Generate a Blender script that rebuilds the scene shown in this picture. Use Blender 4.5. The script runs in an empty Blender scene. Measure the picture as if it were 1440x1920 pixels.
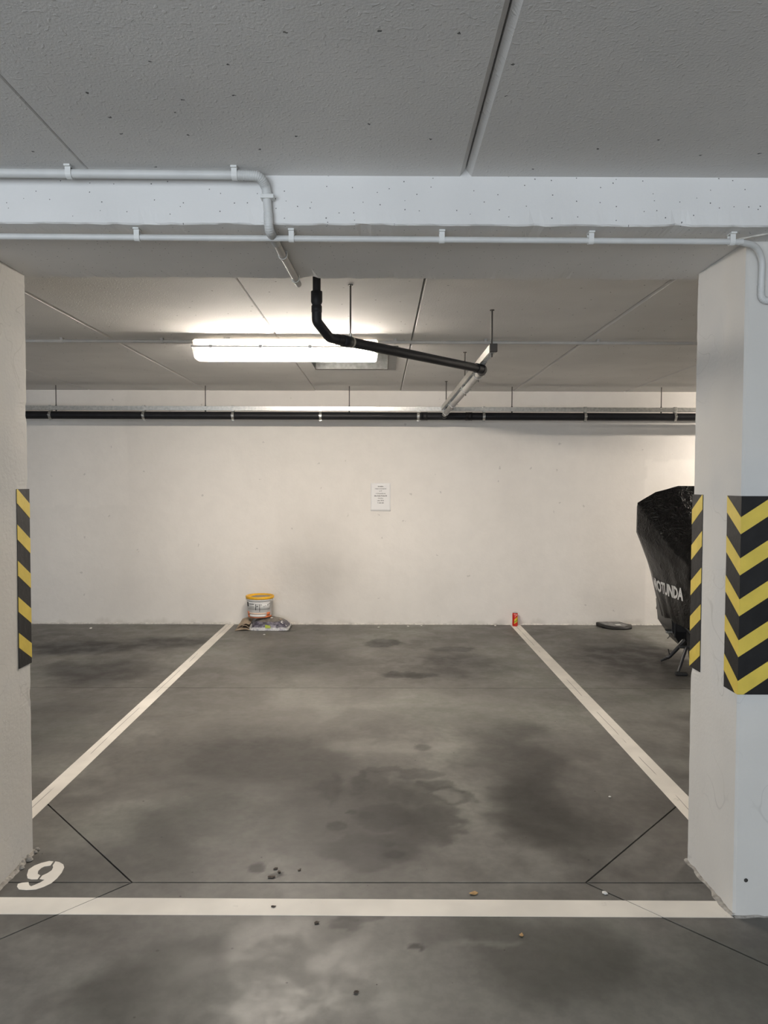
import bpy, bmesh, math, random
from mathutils import Vector, Matrix, noise
from mathutils.bvhtree import BVHTree

random.seed(7)
scene = bpy.context.scene
COL = scene.collection

# ------------------------------------------------------------------ camera
F_PX = 1440.0                       # focal length in pixels of the 1440 x 1920 frame
PITCH, YAW, ROLL = math.radians(2.1469), math.radians(0.245), 0.003
fw = Vector((math.sin(YAW) * math.cos(PITCH), math.cos(YAW) * math.cos(PITCH), -math.sin(PITCH)))
rt = Vector((math.cos(YAW), -math.sin(YAW), 0))
dn = fw.cross(rt)
r2 = rt * math.cos(ROLL) - dn * math.sin(ROLL)
d2 = rt * math.sin(ROLL) + dn * math.cos(ROLL)
cam_data = bpy.data.cameras.new('camera')
cam_data.lens = 36.0 * F_PX / 1920.0
cam_data.sensor_width = 36.0
cam_data.clip_start = 0.05
cam = bpy.data.objects.new('camera', cam_data)
COL.objects.link(cam)
m = Matrix.Identity(4)
for i in range(3):
    m[i][0], m[i][1], m[i][2] = r2[i], -d2[i], -fw[i]
m[2][3] = 1.5
cam.matrix_world = m
scene.camera = cam

# ------------------------------------------------------------------ world, daylight, exposure
world = bpy.data.worlds.new('world')
scene.world = world
world.use_nodes = True
world.node_tree.nodes['Background'].inputs[0].default_value = (0.55, 0.72, 1.0, 1)
world.node_tree.nodes['Background'].inputs[1].default_value = 1.0
scene.view_settings.view_transform = 'Standard'
scene.view_settings.look = 'None'
scene.view_settings.exposure = 0.35
scene.view_settings.gamma = 1.0
scene.view_settings.use_curve_mapping = False

cy = scene.cycles
cy.max_bounces, cy.diffuse_bounces, cy.glossy_bounces, cy.transmission_bounces, cy.transparent_max_bounces = 6, 5, 2, 2, 8
cy.caustics_reflective = cy.caustics_refractive = False
cy.sample_clamp_indirect = 6.0
cy.use_light_tree = False

TUBE_STRENGTH = 405.0               # strip lamp over the bay
AISLE_STRENGTH = 90.0              # cooler strip lamps over the driving aisle
gate = bpy.data.lights.new('gate_daylight', 'AREA')       # daylight standing in the open garage gate
gate.shape = 'RECTANGLE'
gate.size, gate.size_y = 4.6, 2.1
gate.energy = 210.0
gate.color = (0.85, 0.925, 1.0)
gate_o = bpy.data.objects.new('gate_daylight', gate)
gate_o.location = (-2.0, -4.42, 1.12)
gate_o.rotation_euler = (math.radians(108), 0, 0)
COL.objects.link(gate_o)

# ------------------------------------------------------------------ helpers
class MB:
    def __init__(self):
        self.v, self.f, self.s = [], [], []
    def add(self, vs, fs, smooth=False):
        o = len(self.v)
        self.v += [tuple(p) for p in vs]
        for q in fs:
            self.f.append(tuple(i + o for i in q)); self.s.append(smooth)
        return self
    def box(self, a, b):
        x0, y0, z0 = a; x1, y1, z1 = b
        vs = [(x0,y0,z0),(x1,y0,z0),(x1,y1,z0),(x0,y1,z0),(x0,y0,z1),(x1,y0,z1),(x1,y1,z1),(x0,y1,z1)]
        return self.add(vs, [(3,2,1,0),(4,5,6,7),(0,1,5,4),(1,2,6,5),(2,3,7,6),(3,0,4,7)])
    def bbox(self, a, b, c=0.003):
        """box with chamfered edges"""
        bm = bmesh.new()
        bmesh.ops.create_cube(bm, size=1)
        for v in bm.verts:
            v.co = Vector([(a[i] + b[i]) / 2 + v.co[i] * (b[i] - a[i]) for i in range(3)])
        bmesh.ops.bevel(bm, geom=bm.edges[:], offset=c, segments=2, affect='EDGES', profile=0.5)
        bm.verts.index_update()
        self.add([v.co for v in bm.verts], [[v.index for v in f.verts] for f in bm.faces])
        bm.free()
        return self
    def tube(self, path, r, n=16, caps=True, smooth=True):
        """tube along a list of points, r a number or a list of radii"""
        P = [Vector(p) for p in path]
        R = r if isinstance(r, (list, tuple)) else [r] * len(P)
        T = []
        for i in range(len(P)):
            t = Vector((0, 0, 0))
            if i > 0: t += (P[i] - P[i-1]).normalized() if (P[i] - P[i-1]).length > 1e-9 else Vector((0,0,0))
            if i < len(P) - 1: t += (P[i+1] - P[i]).normalized() if (P[i+1] - P[i]).length > 1e-9 else Vector((0,0,0))
            if t.length < 1e-9: t = T[-1] if T else Vector((0,0,1))
            T.append(t.normalized())
        up = Vector((0, 0, 1)) if abs(T[0].z) < 0.9 else Vector((1, 0, 0))
        nrm = (up - T[0] * up.dot(T[0])).normalized()
        vs, fs = [], []
        for i, p in enumerate(P):
            if i:
                nrm = (nrm - T[i] * nrm.dot(T[i])).normalized()
            b = T[i].cross(nrm)
            for k in range(n):
                a = 2 * math.pi * k / n
                vs.append(p + (nrm * math.cos(a) + b * math.sin(a)) * R[i])
        for i in range(len(P) - 1):
            for k in range(n):
                k2 = (k + 1) % n
                fs.append((i*n+k, i*n+k2, (i+1)*n+k2, (i+1)*n+k))
        self.add(vs, fs, smooth)
        if caps:
            o = len(P) - 1
            self.add([vs[k] for k in range(n)], [tuple(reversed(range(n)))])
            self.add([vs[o*n+k] for k in range(n)], [tuple(range(n))])
        return self
    def lathe(self, prof, c, n=40, smooth=True, closed=True):
        """profile of (r, z) turned about the vertical through c"""
        vs, fs = [], []
        for r, z in prof:
            for k in range(n):
                a = 2 * math.pi * k / n
                vs.append((c[0] + r * math.cos(a), c[1] + r * math.sin(a), c[2] + z))
        for i in range(len(prof) - 1):
            for k in range(n):
                k2 = (k + 1) % n
                fs.append((i*n+k, i*n+k2, (i+1)*n+k2, (i+1)*n+k))
        self.add(vs, fs, smooth)
        return self
    def poly(self, pts, z0, z1):
        """prism over a flat outline (counter-clockwise x, y)"""
        n = len(pts)
        vs = [(p[0], p[1], z0) for p in pts] + [(p[0], p[1], z1) for p in pts]
        fs = [tuple(reversed(range(n))), tuple(range(n, 2*n))]
        fs += [(i, (i+1) % n, n + (i+1) % n, n + i) for i in range(n)]
        return self.add(vs, fs)
    def build(self, name, mat, parent=None, sharp=None):
        me = bpy.data.meshes.new(name)
        me.from_pydata(self.v, [], self.f)
        me.polygons.foreach_set('use_smooth', self.s)
        me.update()
        me.materials.append(mat)
        o = bpy.data.objects.new(name, me)
        COL.objects.link(o)
        if parent is not None: o.parent = parent
        return o

def tag(o, label, cat, group=None, kind=None):
    if label: o['label'] = label
    if cat: o['category'] = cat
    if group: o['group'] = group
    if kind: o['kind'] = kind
    return o

def empty(name, label, cat, group=None, kind=None):
    o = bpy.data.objects.new(name, None)
    COL.objects.link(o)
    return tag(o, label, cat, group, kind)

def arc(c, u, v, r, a0, a1, n=10):
    c, u, v = Vector(c), Vector(u), Vector(v)
    return [c + (u * math.cos(a0 + (a1-a0)*i/n) + v * math.sin(a0 + (a1-a0)*i/n)) * r for i in range(n+1)]

def fillet(pts, r, n=8):
    """round the corners of a polyline"""
    P = [Vector(p) for p in pts]
    out = [P[0]]
    for i in range(1, len(P)-1):
        a, b = (P[i-1]-P[i]).normalized(), (P[i+1]-P[i]).normalized()
        d = min(r, (P[i-1]-P[i]).length*0.49, (P[i+1]-P[i]).length*0.49)
        p0, p2 = P[i]+a*d, P[i]+b*d
        for k in range(n+1):
            t = k/n
            out.append(p0*(1-t)**2 + P[i]*2*t*(1-t) + p2*t*t)
    out.append(P[-1])
    return out

def resample(path, step):
    P = [Vector(p) for p in path]
    L = [0]
    for i in range(1, len(P)): L.append(L[-1] + (P[i]-P[i-1]).length)
    n = max(2, int(L[-1]/step))
    out = []; j = 0
    for k in range(n+1):
        s = L[-1]*k/n
        while j < len(P)-2 and L[j+1] < s: j += 1
        t = (s-L[j])/max(1e-9, L[j+1]-L[j])
        out.append(P[j].lerp(P[j+1], min(1, t)))
    return out

# ------------------------------------------------------------------ materials
def new_mat(name):
    mt = bpy.data.materials.new(name)
    mt.use_nodes = True
    nt = mt.node_tree
    return mt, nt, nt.nodes['Principled BSDF']

def plain(name, col, rough=0.5, metal=0.0, spec=0.5, var=0.0, scale=20.0, bump=0.0, bscale=60.0):
    mt, nt, b = new_mat(name)
    b.inputs['Base Color'].default_value = (*col, 1)
    b.inputs['Roughness'].default_value = rough
    b.inputs['Metallic'].default_value = metal
    b.inputs['Specular IOR Level'].default_value = spec
    geo = nt.nodes.new('ShaderNodeNewGeometry')
    if var:
        n = nt.nodes.new('ShaderNodeTexNoise'); n.inputs['Scale'].default_value = scale
        n.inputs['Detail'].default_value = 3
        nt.links.new(geo.outputs['Position'], n.inputs['Vector'])
        mr = nt.nodes.new('ShaderNodeMapRange')
        mr.inputs['From Min'].default_value = 0.3; mr.inputs['From Max'].default_value = 0.7
        mr.inputs['To Min'].default_value = 1 - var; mr.inputs['To Max'].default_value = 1 + var
        nt.links.new(n.outputs['Fac'], mr.inputs['Value'])
        mx = nt.nodes.new('ShaderNodeVectorMath'); mx.operation = 'SCALE'
        mx.inputs[0].default_value = col
        nt.links.new(mr.outputs[0], mx.inputs['Scale'])
        nt.links.new(mx.outputs[0], b.inputs['Base Color'])
    if bump:
        n = nt.nodes.new('ShaderNodeTexNoise'); n.inputs['Scale'].default_value = bscale
        n.inputs['Detail'].default_value = 2
        nt.links.new(geo.outputs['Position'], n.inputs['Vector'])
        bp = nt.nodes.new('ShaderNodeBump'); bp.inputs['Strength'].default_value = bump
        bp.inputs['Distance'].default_value = 0.01
        nt.links.new(n.outputs['Fac'], bp.inputs['Height'])
        nt.links.new(bp.outputs[0], b.inputs['Normal'])
    return mt

class NG:
    """small wrapper for building node chains"""
    def __init__(self, nt, plane=None):
        self.nt = nt
        self.pos = nt.nodes.new('ShaderNodeNewGeometry').outputs['Position']
        self.plane = None
        if plane:
            se = nt.nodes.new('ShaderNodeSeparateXYZ'); nt.links.new(self.pos, se.inputs[0])
            co = nt.nodes.new('ShaderNodeCombineXYZ')
            for k, ax in enumerate(plane):
                if len(ax) == 1: nt.links.new(se.outputs['XYZ'.index(ax)], co.inputs[k])
                else:
                    ad = nt.nodes.new('ShaderNodeMath'); ad.operation = 'ADD'
                    nt.links.new(se.outputs['XYZ'.index(ax[0])], ad.inputs[0]); nt.links.new(se.outputs['XYZ'.index(ax[1])], ad.inputs[1])
                    nt.links.new(ad.outputs[0], co.inputs[k])
            self.plane = co.outputs[0]
    def attr(self, name):
        n = self.nt.nodes.new('ShaderNodeAttribute'); n.attribute_name = name
        return n
    def set(self, sock, val):
        if isinstance(val, bpy.types.NodeSocket): self.nt.links.new(val, sock)
        else: sock.default_value = val
    def math(self, op, a, b=0.0, c=0.0, clamp=False):
        n = self.nt.nodes.new('ShaderNodeMath'); n.operation = op; n.use_clamp = clamp
        self.set(n.inputs[0], a); self.set(n.inputs[1], b); self.set(n.inputs[2], c)
        return n.outputs[0]
    def vmath(self, op, a, b=None, scale=None):
        n = self.nt.nodes.new('ShaderNodeVectorMath'); n.operation = op
        self.set(n.inputs[0], a)
        if b is not None: self.set(n.inputs[1], b)
        if scale is not None: self.set(n.inputs['Scale'], scale)
        return n.outputs['Value'] if op in ('LENGTH', 'DOT_PRODUCT', 'DISTANCE') else n.outputs[0]
    def noise(self, scale, detail=4, rough=0.5, vec=None, color=False, dist=0.0):
        n = self.nt.nodes.new('ShaderNodeTexNoise')
        if self.plane is not None and vec is None: n.noise_dimensions = '2D'; vec = self.plane
        n.inputs['Scale'].default_value = scale; n.inputs['Detail'].default_value = detail
        n.inputs['Roughness'].default_value = rough; n.inputs['Distortion'].default_value = dist
        self.set(n.inputs['Vector'], vec if vec is not None else self.pos)
        return n.outputs['Color' if color else 'Fac']
    def voronoi(self, scale, vec=None, feature='F1', rnd=1.0):
        n = self.nt.nodes.new('ShaderNodeTexVoronoi'); n.feature = feature
        if self.plane is not None and vec is None: n.voronoi_dimensions = '2D'; vec = self.plane
        n.inputs['Scale'].default_value = scale; n.inputs['Randomness'].default_value = rnd
        self.set(n.inputs['Vector'], vec if vec is not None else self.pos)
        return n
    def ramp(self, val, a, b, lo=0.0, hi=1.0, smooth=True):
        n = self.nt.nodes.new('ShaderNodeMapRange')
        n.interpolation_type = 'SMOOTHSTEP' if smooth else 'LINEAR'
        self.set(n.inputs['Value'], val)
        self.set(n.inputs['From Min'], a); self.set(n.inputs['From Max'], b)
        self.set(n.inputs['To Min'], lo); self.set(n.inputs['To Max'], hi)
        return n.outputs[0]
    def mix(self, fac, a, b, mode='MIX'):
        n = self.nt.nodes.new('ShaderNodeMix'); n.data_type = 'RGBA'; n.blend_type = mode
        self.set(n.inputs['Factor'], fac)
        for s, v in ((n.inputs[6], a), (n.inputs[7], b)):
            if isinstance(v, tuple) and len(v) == 3: v = (*v, 1)
            self.set(s, v)
        return n.outputs[2]
    def scale(self, col, k):
        if isinstance(col, tuple): col = col[:3]
        return self.vmath('SCALE', col, scale=k)
    def stain(self, c, r, warp, soft=0.5):
        """mask: 1 inside an ellipse with a warped outline"""
        d = self.vmath('SUBTRACT', self.pos, c)
        d = self.vmath('ADD', d, warp)
        d = self.vmath('MULTIPLY', d, tuple(1.0 / max(q, 1e-4) if q else 0.0 for q in r))
        return self.ramp(self.vmath('LENGTH', d), 1 - soft, 1 + soft, 1.0, 0.0)
    def bump(self, h, strength, dist=0.01, normal=None):
        n = self.nt.nodes.new('ShaderNodeBump')
        n.inputs['Strength'].default_value = strength; n.inputs['Distance'].default_value = dist
        self.set(n.inputs['Height'], h)
        if normal is not None: self.set(n.inputs['Normal'], normal)
        return n.outputs[0]

def paint_concrete(name, col, blob=0.5, specks=0.03, speck_scale=9.0, streak=0.06, rough=0.85, fine=0.35, tint=None, grain_scale=140, plane=('X', 'Y'), craze=0.0):
    """painted concrete: cloudy tone, tiny pits, blobs of paint, hairlines"""
    mt, nt, b = new_mat(name)
    g = NG(nt, plane)
    cloud = g.noise(1.1, 3, 0.6)
    c = g.scale(col, g.ramp(cloud, 0.25, 0.75, 1 - streak, 1 + streak))
    if tint: c = g.mix(g.ramp(cloud, 0.46, 0.66), c, tint)
    v = g.voronoi(speck_scale)
    grain = g.noise(grain_scale, 2, 0.6)
    if specks > 0:
        seed = g.math('GREATER_THAN', nt_sep(nt, v.outputs['Color']), 0.55)
        warped = g.math('ADD', v.outputs['Distance'], g.math('MULTIPLY', grain, 0.09))
        pit = g.math('MULTIPLY', g.math('LESS_THAN', warped, specks + 0.045), seed)
        c = g.mix(pit, c, tuple(q * 0.22 for q in col))
    if craze:
        nn = g.noise(5.0, 1, 0.5, dist=0.8)
        hair = g.math('MULTIPLY', g.ramp(g.math('ABSOLUTE', g.math('SUBTRACT', nn, 0.5)), 0.0, 0.010, 1, 0), g.ramp(g.noise(2.2, 0), 0.50, 0.62))
        c = g.mix(g.math('MULTIPLY', hair, craze), c, tuple(q * 0.45 for q in col))
    g.set(b.inputs['Base Color'], c)
    b.inputs['Roughness'].default_value = rough
    b.inputs['Specular IOR Level'].default_value = 0.25
    h = g.math('MULTIPLY', grain, fine)
    if blob: h = g.math('ADD', h, g.math('MULTIPLY', g.ramp(g.noise(75, 0), 0.70, 0.82), blob))
    g.set(b.inputs['Normal'], g.bump(h, 0.35, 0.004))
    return mt

def nt_sep(nt, col):
    n = nt.nodes.new('ShaderNodeSeparateColor')
    nt.links.new(col, n.inputs[0])
    return n.outputs[0]

M = {}
M['ceiling'] = paint_concrete('painted_ceiling', (0.74, 0.725, 0.705), blob=0.5, specks=0.022, speck_scale=6.0, fine=0.6)
M['beam'] = paint_concrete('painted_beam', (0.73, 0.72, 0.705), blob=0.0, specks=0.040, speck_scale=24.0, plane=('X', 'YZ'))
M['pillar'] = paint_concrete('painted_pillar', (0.66, 0.64, 0.605), blob=0.0, specks=0.0, speck_scale=6.0, fine=0.6, tint=(0.605, 0.60, 0.585), grain_scale=50, plane=('XY', 'Z'), craze=0.28)
M['mortar'] = plain('mortar', (0.33, 0.31, 0.28), 0.95, var=0.35, scale=40, bump=0.6)
M['plaster_lump'] = plain('plaster_lump', (0.60, 0.57, 0.52), 0.95, var=0.2, scale=40, bump=0.5)
M['joint'] = plain('joint_filler', (0.05, 0.047, 0.043), 0.95)
M['duct'] = plain('galvanised_sheet', (0.085, 0.088, 0.085), 0.4, metal=0.6, var=0.25, scale=26)
M['galv'] = plain('galvanised_steel', (0.46, 0.45, 0.42), 0.36, metal=0.75, var=0.2, scale=40)
M['rod'] = plain('threaded_steel', (0.055, 0.048, 0.042), 0.55, metal=0.4)
M['conduit'] = plain('conduit_plastic', (0.62, 0.62, 0.605), 0.5, var=0.06, scale=12)
M['conduit_dull'] = plain('conduit_plastic_dusty', (0.52, 0.50, 0.47), 0.6, var=0.08, scale=12)
M['clip'] = plain('clip_plastic', (0.72, 0.72, 0.70), 0.5)
M['black_pipe'] = plain('black_pipe', (0.013, 0.013, 0.015), 0.5, spec=0.22, var=0.15, scale=15)
M['grey_pipe'] = plain('grey_pipe', (0.25, 0.245, 0.235), 0.45, var=0.1, scale=15)
M['fixture'] = plain('fixture_body', (0.82, 0.80, 0.76), 0.5)
M['tape_black'] = plain('tape_black', (0.014, 0.0135, 0.014), 0.5, spec=0.3, var=0.2, scale=12, bump=0.15, bscale=35)
M['tape_yellow'] = plain('tape_yellow', (0.70, 0.53, 0.085), 0.5, var=0.08, scale=14, bump=0.12, bscale=35)
M['cloth'] = None
M['rubber'] = plain('rubber', (0.018, 0.018, 0.018), 0.7)
M['bike_black'] = plain('bike_black', (0.02, 0.02, 0.021), 0.35)
M['chrome'] = plain('bike_metal', (0.55, 0.55, 0.54), 0.25, metal=0.9)
M['print_white'] = plain('print_white', (0.72, 0.72, 0.71), 0.6)
M['paper'] = plain('paper', (0.79, 0.775, 0.76), 0.8)
M['ink'] = plain('ink', (0.10, 0.095, 0.09), 0.8)
M['film'] = plain('clear_tape', (0.88, 0.87, 0.84), 0.2)
M['bucket_white'] = plain('bucket_white', (0.66, 0.65, 0.63), 0.4, var=0.07, scale=16)
M['bucket_orange'] = plain('bucket_orange', (0.70, 0.20, 0.07), 0.45, var=0.12, scale=30)
M['bucket_yellow'] = plain('bucket_lid_yellow', (0.78, 0.42, 0.02), 0.4, var=0.12, scale=22)
M['lid_dust'] = plain('lid_dust', (0.33, 0.28, 0.22), 0.9, var=0.35, scale=30)
M['label_white'] = plain('label_white', (0.74, 0.73, 0.71), 0.6)
M['label_pale'] = plain('label_pale', (0.75, 0.55, 0.42), 0.6)
M['label_black'] = plain('label_black', (0.03, 0.032, 0.028), 0.6)
M['cardboard'] = plain('cardboard', (0.36, 0.28, 0.20), 0.9, var=0.15, scale=20)
M['can_red'] = plain('can_red', (0.60, 0.025, 0.012), 0.3, metal=0.2)
M['can_yellow'] = plain('can_yellow', (0.70, 0.50, 0.04), 0.35)
M['can_green'] = plain('can_green', (0.30, 0.36, 0.02), 0.35)
M['can_white'] = plain('can_white', (0.75, 0.68, 0.62), 0.35)
M['alu'] = plain('can_aluminium', (0.7, 0.7, 0.7), 0.3, metal=0.9)
M['mat_black'] = plain('pouch_black', (0.015, 0.014, 0.013), 0.55)
M['mat_grey'] = plain('pouch_grey', (0.16, 0.158, 0.155), 0.45, var=0.4, scale=18)
M['leaf'] = plain('leaf_ochre', (0.42, 0.26, 0.11), 0.8, var=0.3, scale=60)
M['leaf_dark'] = plain('leaf_dark', (0.06, 0.045, 0.035), 0.85, var=0.3, scale=60)
M['chip'] = plain('plaster_chip', (0.68, 0.65, 0.60), 0.9)
M['tubecap'] = plain('tube_cap', (0.6, 0.6, 0.58), 0.4, metal=0.5)

# back wall: painted plaster, repaint patches, dark smudges, a painted diagonal shadow, scuffs
def wall_material():
    mt, nt, b = new_mat('wall_plaster')
    g = NG(nt, ('XY', 'Z'))
    n1 = g.noise(6, 4, 0.65)
    c = g.mix(1.0, (0.76, 0.72, 0.67), g.attr('tone').outputs['Color'], 'MULTIPLY')
    c = g.scale(c, g.ramp(n1, 0.3, 0.7, 0.985, 1.015))
    v = g.voronoi(3.2)
    seed = g.math('GREATER_THAN', nt_sep(nt, v.outputs['Color']), 0.74)
    tick = g.math('MULTIPLY', g.ramp(g.math('ADD', v.outputs['Distance'], g.math('MULTIPLY', g.noise(45, 0), 0.14)), 0.075, 0.10, 1, 0), seed)
    c = g.mix(g.math('MULTIPLY', tick, 0.28), c, (0.22, 0.2, 0.18))
    g.set(b.inputs['Base Color'], c)
    b.inputs['Roughness'].default_value = 0.9
    b.inputs['Specular IOR Level'].default_value = 0.2
    g.set(b.inputs['Normal'], g.bump(n1, 0.25, 0.01))
    return mt
M['wall'] = wall_material()
M['wall_plain'] = plain('wall_plaster_plain', (0.74, 0.70, 0.65), 0.9)

# floor: power-floated concrete with clouds, tyre grime, oil and water marks, dark patches
soft = [(-0.69,4.12,.45,.50,.18),(-0.17,3.47,.40,.49,.20),(-0.84,3.34,.25,.40,.24),(0.77,4.12,.28,.65,.26),
            (0.75,3.40,.22,.40,.28),(-0.69,6.47,.40,.55,.22),(0.73,6.27,.38,.46,.22),(2.23,6.55,.45,.65,.34),  # last on this row: dark patch beside the motorcycle
            (-2.72,6.93,.55,.26,.36),(-1.92,7.17,.42,.22,.30),(-2.29,6.07,.40,.43,.30),(0.55,2.36,.30,.24,.24),
            (-0.70,2.25,.20,.25,.28),(1.9,3.5,.5,.5,.2),(1.25,2.2,.35,.3,.18),(-2.2,4.6,.5,.7,.2),(0.1,4.9,.5,.25,.08),(-1.3,2.95,.35,.2,.10)]
mid = [(-0.62,4.13,.45,.34,.10),(-0.17,3.36,.37,.42,.11),(-0.10,3.82,.035,.17,.2),(0.02,3.98,.10,.05,.16),(0.36,3.62,.10,.10,.2),(0.20,3.92,.13,.07,.16),(0.27,3.38,.10,.22,.12),(-0.30,3.74,.03,.15,.14),(0.72,3.5,.2,.3,.06),(-0.06,3.79,.09,.20,.14),(0.16,3.68,.14,.15,.16),(0.21,3.34,.16,.19,.16),(-0.24,3.72,.05,.20,.22),(-0.05,3.1,.2,.15,.22),
           (0.03,7.16,.18,.17,.30),(0.22,5.96,.20,.10,.30),(0.02,3.40,.14,.12,.24),(0.30,3.75,.10,.08,.2),(0.65,6.9,.2,.12,.2),(-0.12,2.55,.05,.05,.2),(-0.08,2.60,.05,.04,.2)]
hard = [(-0.19,3.31,.035,.035,.5),(0.06,3.05,.035,.028,.55),(0.24,4.31,.035,.04,.6),(-0.48,2.94,.026,.030,.35),(-0.39,2.89,.025,.012,.5),
            (-0.06,3.42,.03,.03,.35),(0.03,3.14,.03,.02,.3),(-0.13,3.45,.02,.02,.4),(0.12,2.43,.02,.012,.4),(-0.95,7.75,.07,.03,.3)]
light = [(0.14,4.32,.42,.10,.28),(0.33,3.62,.05,.06,.25),(-0.3,2.3,.3,.25,.10),(-0.43,5.07,.5,.36,.12),(0.35,2.45,.12,.02,.25)]
N3 = lambda x, y, z: noise.noise(Vector((x, y, z)))
def fbm(x, y, z, o=4):
    t, a = 0.0, 1.0
    for _ in range(o):
        t += a * N3(x, y, z); x *= 2.03; y *= 2.03; z += 7.3; a *= 0.55
    return t
def sstep(v, a, b):
    t = max(0.0, min(1.0, (v - a) / (b - a)))
    return t * t * (3 - 2 * t)
def floor_tone(x, y):
    """(clean-dark factor, wetness, pale) of the concrete at a point: clouds, grime, oil and water marks, dark patches"""
    w1 = (fbm(x*2.6, y*2.6, 1.1)*.16, fbm(x*2.6, y*2.6, 5.7)*.16)
    w2 = (fbm(x*9, y*9, 2.2, 3)*.055, fbm(x*9, y*9, 8.4, 3)*.055)
    w3 = (N3(x*40, y*40, 3)*.012, N3(x*40, y*40, 9)*.012)
    acc = 1.0
    for lst, w, s in ((soft, w1, 0.55), (mid, w2, 0.16), (hard, w3, 0.25)):
        px, py = x + w[0], y + w[1]
        for cx, cy, rx, ry, k in lst:
            q = 1.3 if s == 0.25 else 1.0
            dx, dy = (px - cx) / (rx*q), (py - cy) / (ry*q)
            d = dx*dx + dy*dy
            if d < 2.6: acc *= 1 - min(.86 if s == 0.25 else .74, 2.1*k) * (1 - sstep(math.sqrt(d), 1 - s, 1 + s))
    pale = 0.0
    px, py = x + w2[0], y + w2[1]
    for cx, cy, rx, ry, k in light:
        dx, dy = (px - cx) / rx, (py - cy) / ry
        d = dx*dx + dy*dy
        if d < 2.6: pale = max(pale, k * (1 - sstep(math.sqrt(d), 0.5, 1.5)))
    cloud = 0.5 + 0.5 * fbm(x*1.0 + w1[0], y*1.0 + w1[1], 4.4, 5)
    return acc, cloud, pale
def floor_material():
    mt, nt, b = new_mat('floor_concrete')
    g = NG(nt, ('X', 'Y'))
    sp = nt.nodes.new('ShaderNodeSeparateColor')
    nt.links.new(g.attr('tone').outputs['Color'], sp.inputs[0])
    acc, cloud, pale = sp.outputs
    fine = g.noise(5.0, 5, 0.62)
    c = g.mix(g.ramp(g.math('ADD', cloud, g.math('MULTIPLY', g.math('SUBTRACT', fine, 0.5), 0.7)), 0.25, 0.75), (0.112, 0.106, 0.096), (0.172, 0.166, 0.151))
    c = g.mix(g.ramp(cloud, 0.55, 0.8, 0, 0.35), c, (0.170, 0.175, 0.150))
    mott = g.noise(24, 3, 0.6)
    c = g.scale(c, g.ramp(mott, 0.3, 0.7, 0.92, 1.07))
    wet = g.math('SUBTRACT', 1.0, acc)
    c = g.scale(c, acc)
    c = g.mix(g.math('MULTIPLY', wet, 0.25), c, (0.045, 0.040, 0.034))
    c = g.mix(pale, c, (0.29, 0.28, 0.255))
    v2 = g.voronoi(4.5)
    grit = g.math('MULTIPLY', g.math('LESS_THAN', g.math('ADD', v2.outputs['Distance'], g.math('MULTIPLY', fine, 0.06)), 0.045), g.math('GREATER_THAN', nt_sep(nt, v2.outputs['Color']), 0.72))
    c = g.mix(grit, c, (0.04, 0.036, 0.032))
    g.set(b.inputs['Base Color'], c)
    g.set(b.inputs['Roughness'], g.ramp(fine, 0.3, 0.7, 0.38, 0.58))
    b.inputs['Specular IOR Level'].default_value = 0.27
    return mt
M['floor'] = floor_material()

def line_material():
    mt, nt, b = new_mat('road_paint')
    g = NG(nt)
    c = g.scale((0.74, 0.70, 0.635), g.ramp(g.noise(3, 3, 0.6), 0.3, 0.7, 0.90, 1.08))
    c = g.mix(g.ramp(g.noise(14, 4, 0.7), 0.64, 0.78, 0, 0.55), c, (0.33, 0.31, 0.28))
    sep = nt.nodes.new('ShaderNodeSeparateXYZ'); nt.links.new(g.pos, sep.inputs[0])
    for x0 in (-1.598, 1.428):                                   # hairline cracks running along the side lines
        dx = g.math('ABSOLUTE', g.math('SUBTRACT', g.math('ADD', sep.outputs[0], g.math('MULTIPLY', g.noise(1.3, 2), 0.03)), x0 + 0.012))
        k = g.math('MULTIPLY', g.ramp(dx, 0.0015, 0.003, 1, 0), g.ramp(g.noise(2.3, 2), 0.46, 0.52))
        c = g.mix(g.math('MULTIPLY', k, 0.75), c, (0.2, 0.18, 0.16))
    g.set(b.inputs['Base Color'], c)
    b.inputs['Roughness'].default_value = 0.6
    return mt
M['line'] = line_material()

def cover_material():
    mt, nt, b = new_mat('nylon_cover')
    g = NG(nt)
    b.inputs['Base Color'].default_value = (0.0045, 0.0043, 0.0045, 1)
    b.inputs['Roughness'].default_value = 0.30
    b.inputs['Specular IOR Level'].default_value = 0.17
    sep = nt.nodes.new('ShaderNodeSeparateXYZ'); nt.links.new(g.pos, sep.inputs[0])
    up = g.ramp(sep.outputs[2], 0.95, 1.2, 0.22, 1.3)
    n = g.noise(13, 3, 0.5, dist=1.8)
    crease = g.math('ABSOLUTE', g.math('SUBTRACT', n, 0.5))
    h = g.math('ADD', g.math('MULTIPLY', crease, up), g.math('MULTIPLY', g.noise(4, 2), 0.5))
    g.set(b.inputs['Normal'], g.bump(h, 0.9, 0.035))
    return mt
M['cloth'] = cover_material()

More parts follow.
